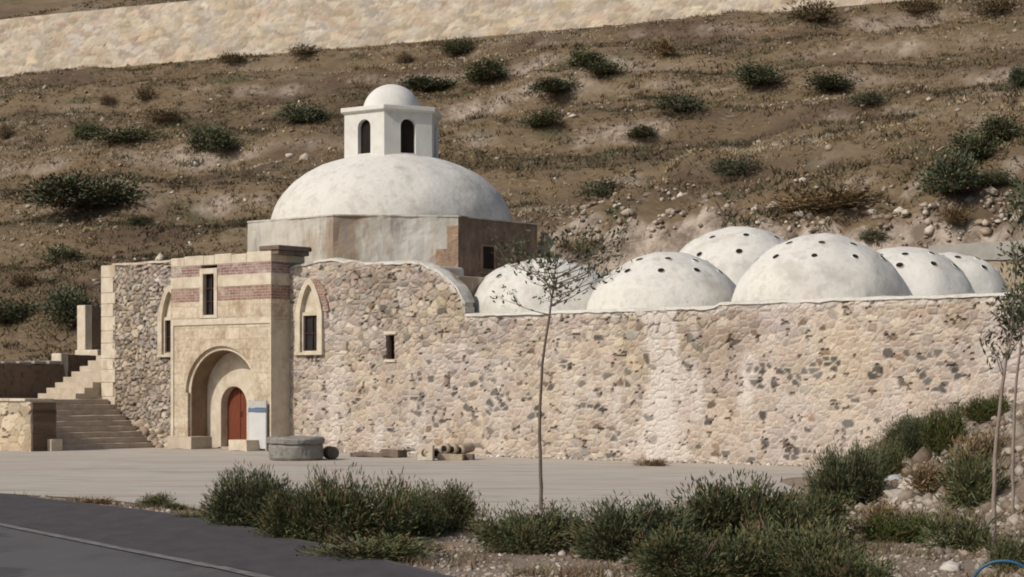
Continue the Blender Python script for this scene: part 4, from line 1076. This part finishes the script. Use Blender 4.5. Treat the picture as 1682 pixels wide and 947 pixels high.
# ---- saplings
def sapling(px, py, path, r0, label, leaves, seed, barkm='bark', branches=(), lsz=.07, lwd=.035, pal=GD, group=None, base=None):
    x0, y0, z0 = base or hit(px, py); k = y0/F
    t = tag(empty('sapling', (x0, y0, z0)), label, 'young tree', group)
    P = [((a-px)*k, .05*math.sin(i*1.3), (py-b)*k) for i, (a, b) in enumerate(path)]
    bm = bmesh.new(); Q = []
    for i in range(len(P)-1):
        for j in range(4): Q.append(tuple(P[i][c]+(P[i+1][c]-P[i][c])*j/4+(random.uniform(-.006, .006) if c < 2 else 0) for c in range(3)))
    Q.append(P[-1]); n = len(Q)
    tube(bm, [Q[0][:2]+(-.1,)]+Q, [r0*1.1]+[r0*(1-.75*i/n) for i in range(n)], 8); finish('trunk', bm, M[barkm], t, smooth=True)
    rr = random.Random(seed); bm = bmesh.new(); tips = []
    def limb(p, d, L_, r, depth):
        pts_ = [p]; q = Vector(p); dd = Vector(d).normalized()
        for i in range(4):
            dd = (dd+Vector((rr.uniform(-.2,.2), rr.uniform(-.2,.2), rr.uniform(-.05,.2)))).normalized(); q = q+dd*L_/4; pts_.append(tuple(q))
            if depth and i > 0 and rr.random() < .8: limb(tuple(q), dd+Vector((rr.uniform(-.9,.9), rr.uniform(-.9,.9), rr.uniform(-.3,.6))), L_*.5, r*.55, depth-1)
            if i > 0: tips.append((tuple(q), dd.copy()))
        tube(bm, pts_, [r, r*.8, r*.6, r*.45, r*.3], 5)
    for (f, ang, el, L_) in branches:
        i = int(f*(n-1)); limb(Q[i], (math.cos(ang)*math.cos(el), math.sin(ang)*math.cos(el), math.sin(el)), L_, r0*.34, 2)
    if branches: finish('limbs', bm, M[barkm], t)
    else: bm.free(); tips = [(Q[i], Vector((rr.uniform(-1,1), rr.uniform(-1,1), .5))) for i in range(int(n*.4), n)]
    LV = []; C = []
    npr = np.random.default_rng(seed)
    for c_ in range(leaves):
        (p, d) = tips[npr.integers(len(tips))]; 
        off2 = Vector(npr.normal(0, .05, 3)); c = Vector(p)+off2
        g = Vector((d.x+npr.normal(0,.6), d.y+npr.normal(0,.6), d.z+npr.normal(0,.6))).normalized(); s_ = g.cross(Vector(npr.normal(0,1,3))).normalized()
        l = lsz*npr.uniform(.6,1.4)/2; w = lwd*npr.uniform(.6,1.3)/2
        LV += [c-g*l, c+s_*w, c+g*l, c-s_*w]; cl = np.array(pal[npr.integers(len(pal))])*npr.uniform(.6,1.3); C += [cl]*4
    fastmesh('crown', np.array([v[:] for v in LV]), np.arange(len(LV)).reshape(-1,4), np.array(C), M['leaf'], t)
    return t
br = [(random.Random(5+i).uniform(.60, .90), i*2.4+.4, R(random.Random(50+i).uniform(0, 35)), random.Random(70+i).uniform(.5, .95)) for i in range(22)]+[(.70+.03*i, -.2+.12*i, R(18), 1.15) for i in range(5)]
sapling(889, 838, [(889,838),(888,760),(886,690),(890,600),(901,530),(909,475),(912,440),(913,405)], .030, 'thin bare young tree with sparse leaves standing in front of the long wall', 950, 3,
        branches=br, lsz=.075, lwd=.04, base=((889-841)/F*29.9, 29.9, 0))
G2 = 'young trees at the right edge'
def colbr(sd_, n, a, b, L_=.35): 
    r = random.Random(sd_); return [(r.uniform(a, b), r.uniform(0, 6.28), R(r.uniform(40, 75)), r.uniform(.6, 1.2)*L_) for _ in range(n)]
xb, yb, zb = hit(1633, 905)
sapling(1633, 905, [(1633,905),(1634,820),(1637,730),(1643,650),(1652,590),(1662,540),(1668,470),(1672,400)], .030, 'slender young tree with a bare lower trunk, left one at the right edge', 460, 4, 'barkpale',
        branches=colbr(4, 14, .5, .98, .32), lsz=.085, lwd=.03, pal=GN+GD, group=G2)
xb, yb, zb = hit(1664, 850)
sapling(1664, 850, [(1664,850),(1665,760),(1668,650),(1676,560),(1680,470),(1684,390),(1686,350)], .024, 'leafier young tree behind the slender one, cut by the right edge', 900, 6, 'barkpale',
        branches=colbr(6, 22, .5, .98, .34), lsz=.085, lwd=.035, pal=GD, group=G2)

# ---- blue hose loop
HYY = 17.0; x, y = (1650-841)/F*HYY, HYY; z = H(x, y)
bm = bmesh.new(); rr_ = .27; zt = (HY-921)/F*HYY+CZ-z
pts = [(-rr_*1.05*math.cos(a), .10*math.cos(a), max(-.02, (zt)*math.sin(a)**.7)) for a in [math.pi*i/28 for i in range(29)]]
tube(bm, pts, .014, 10)
o = tag(finish('hose', bm, M['blue'], None, smooth=True), 'blue plastic hose arching above the ground in the lower right corner', 'hose'); o.location = (x, y, z)
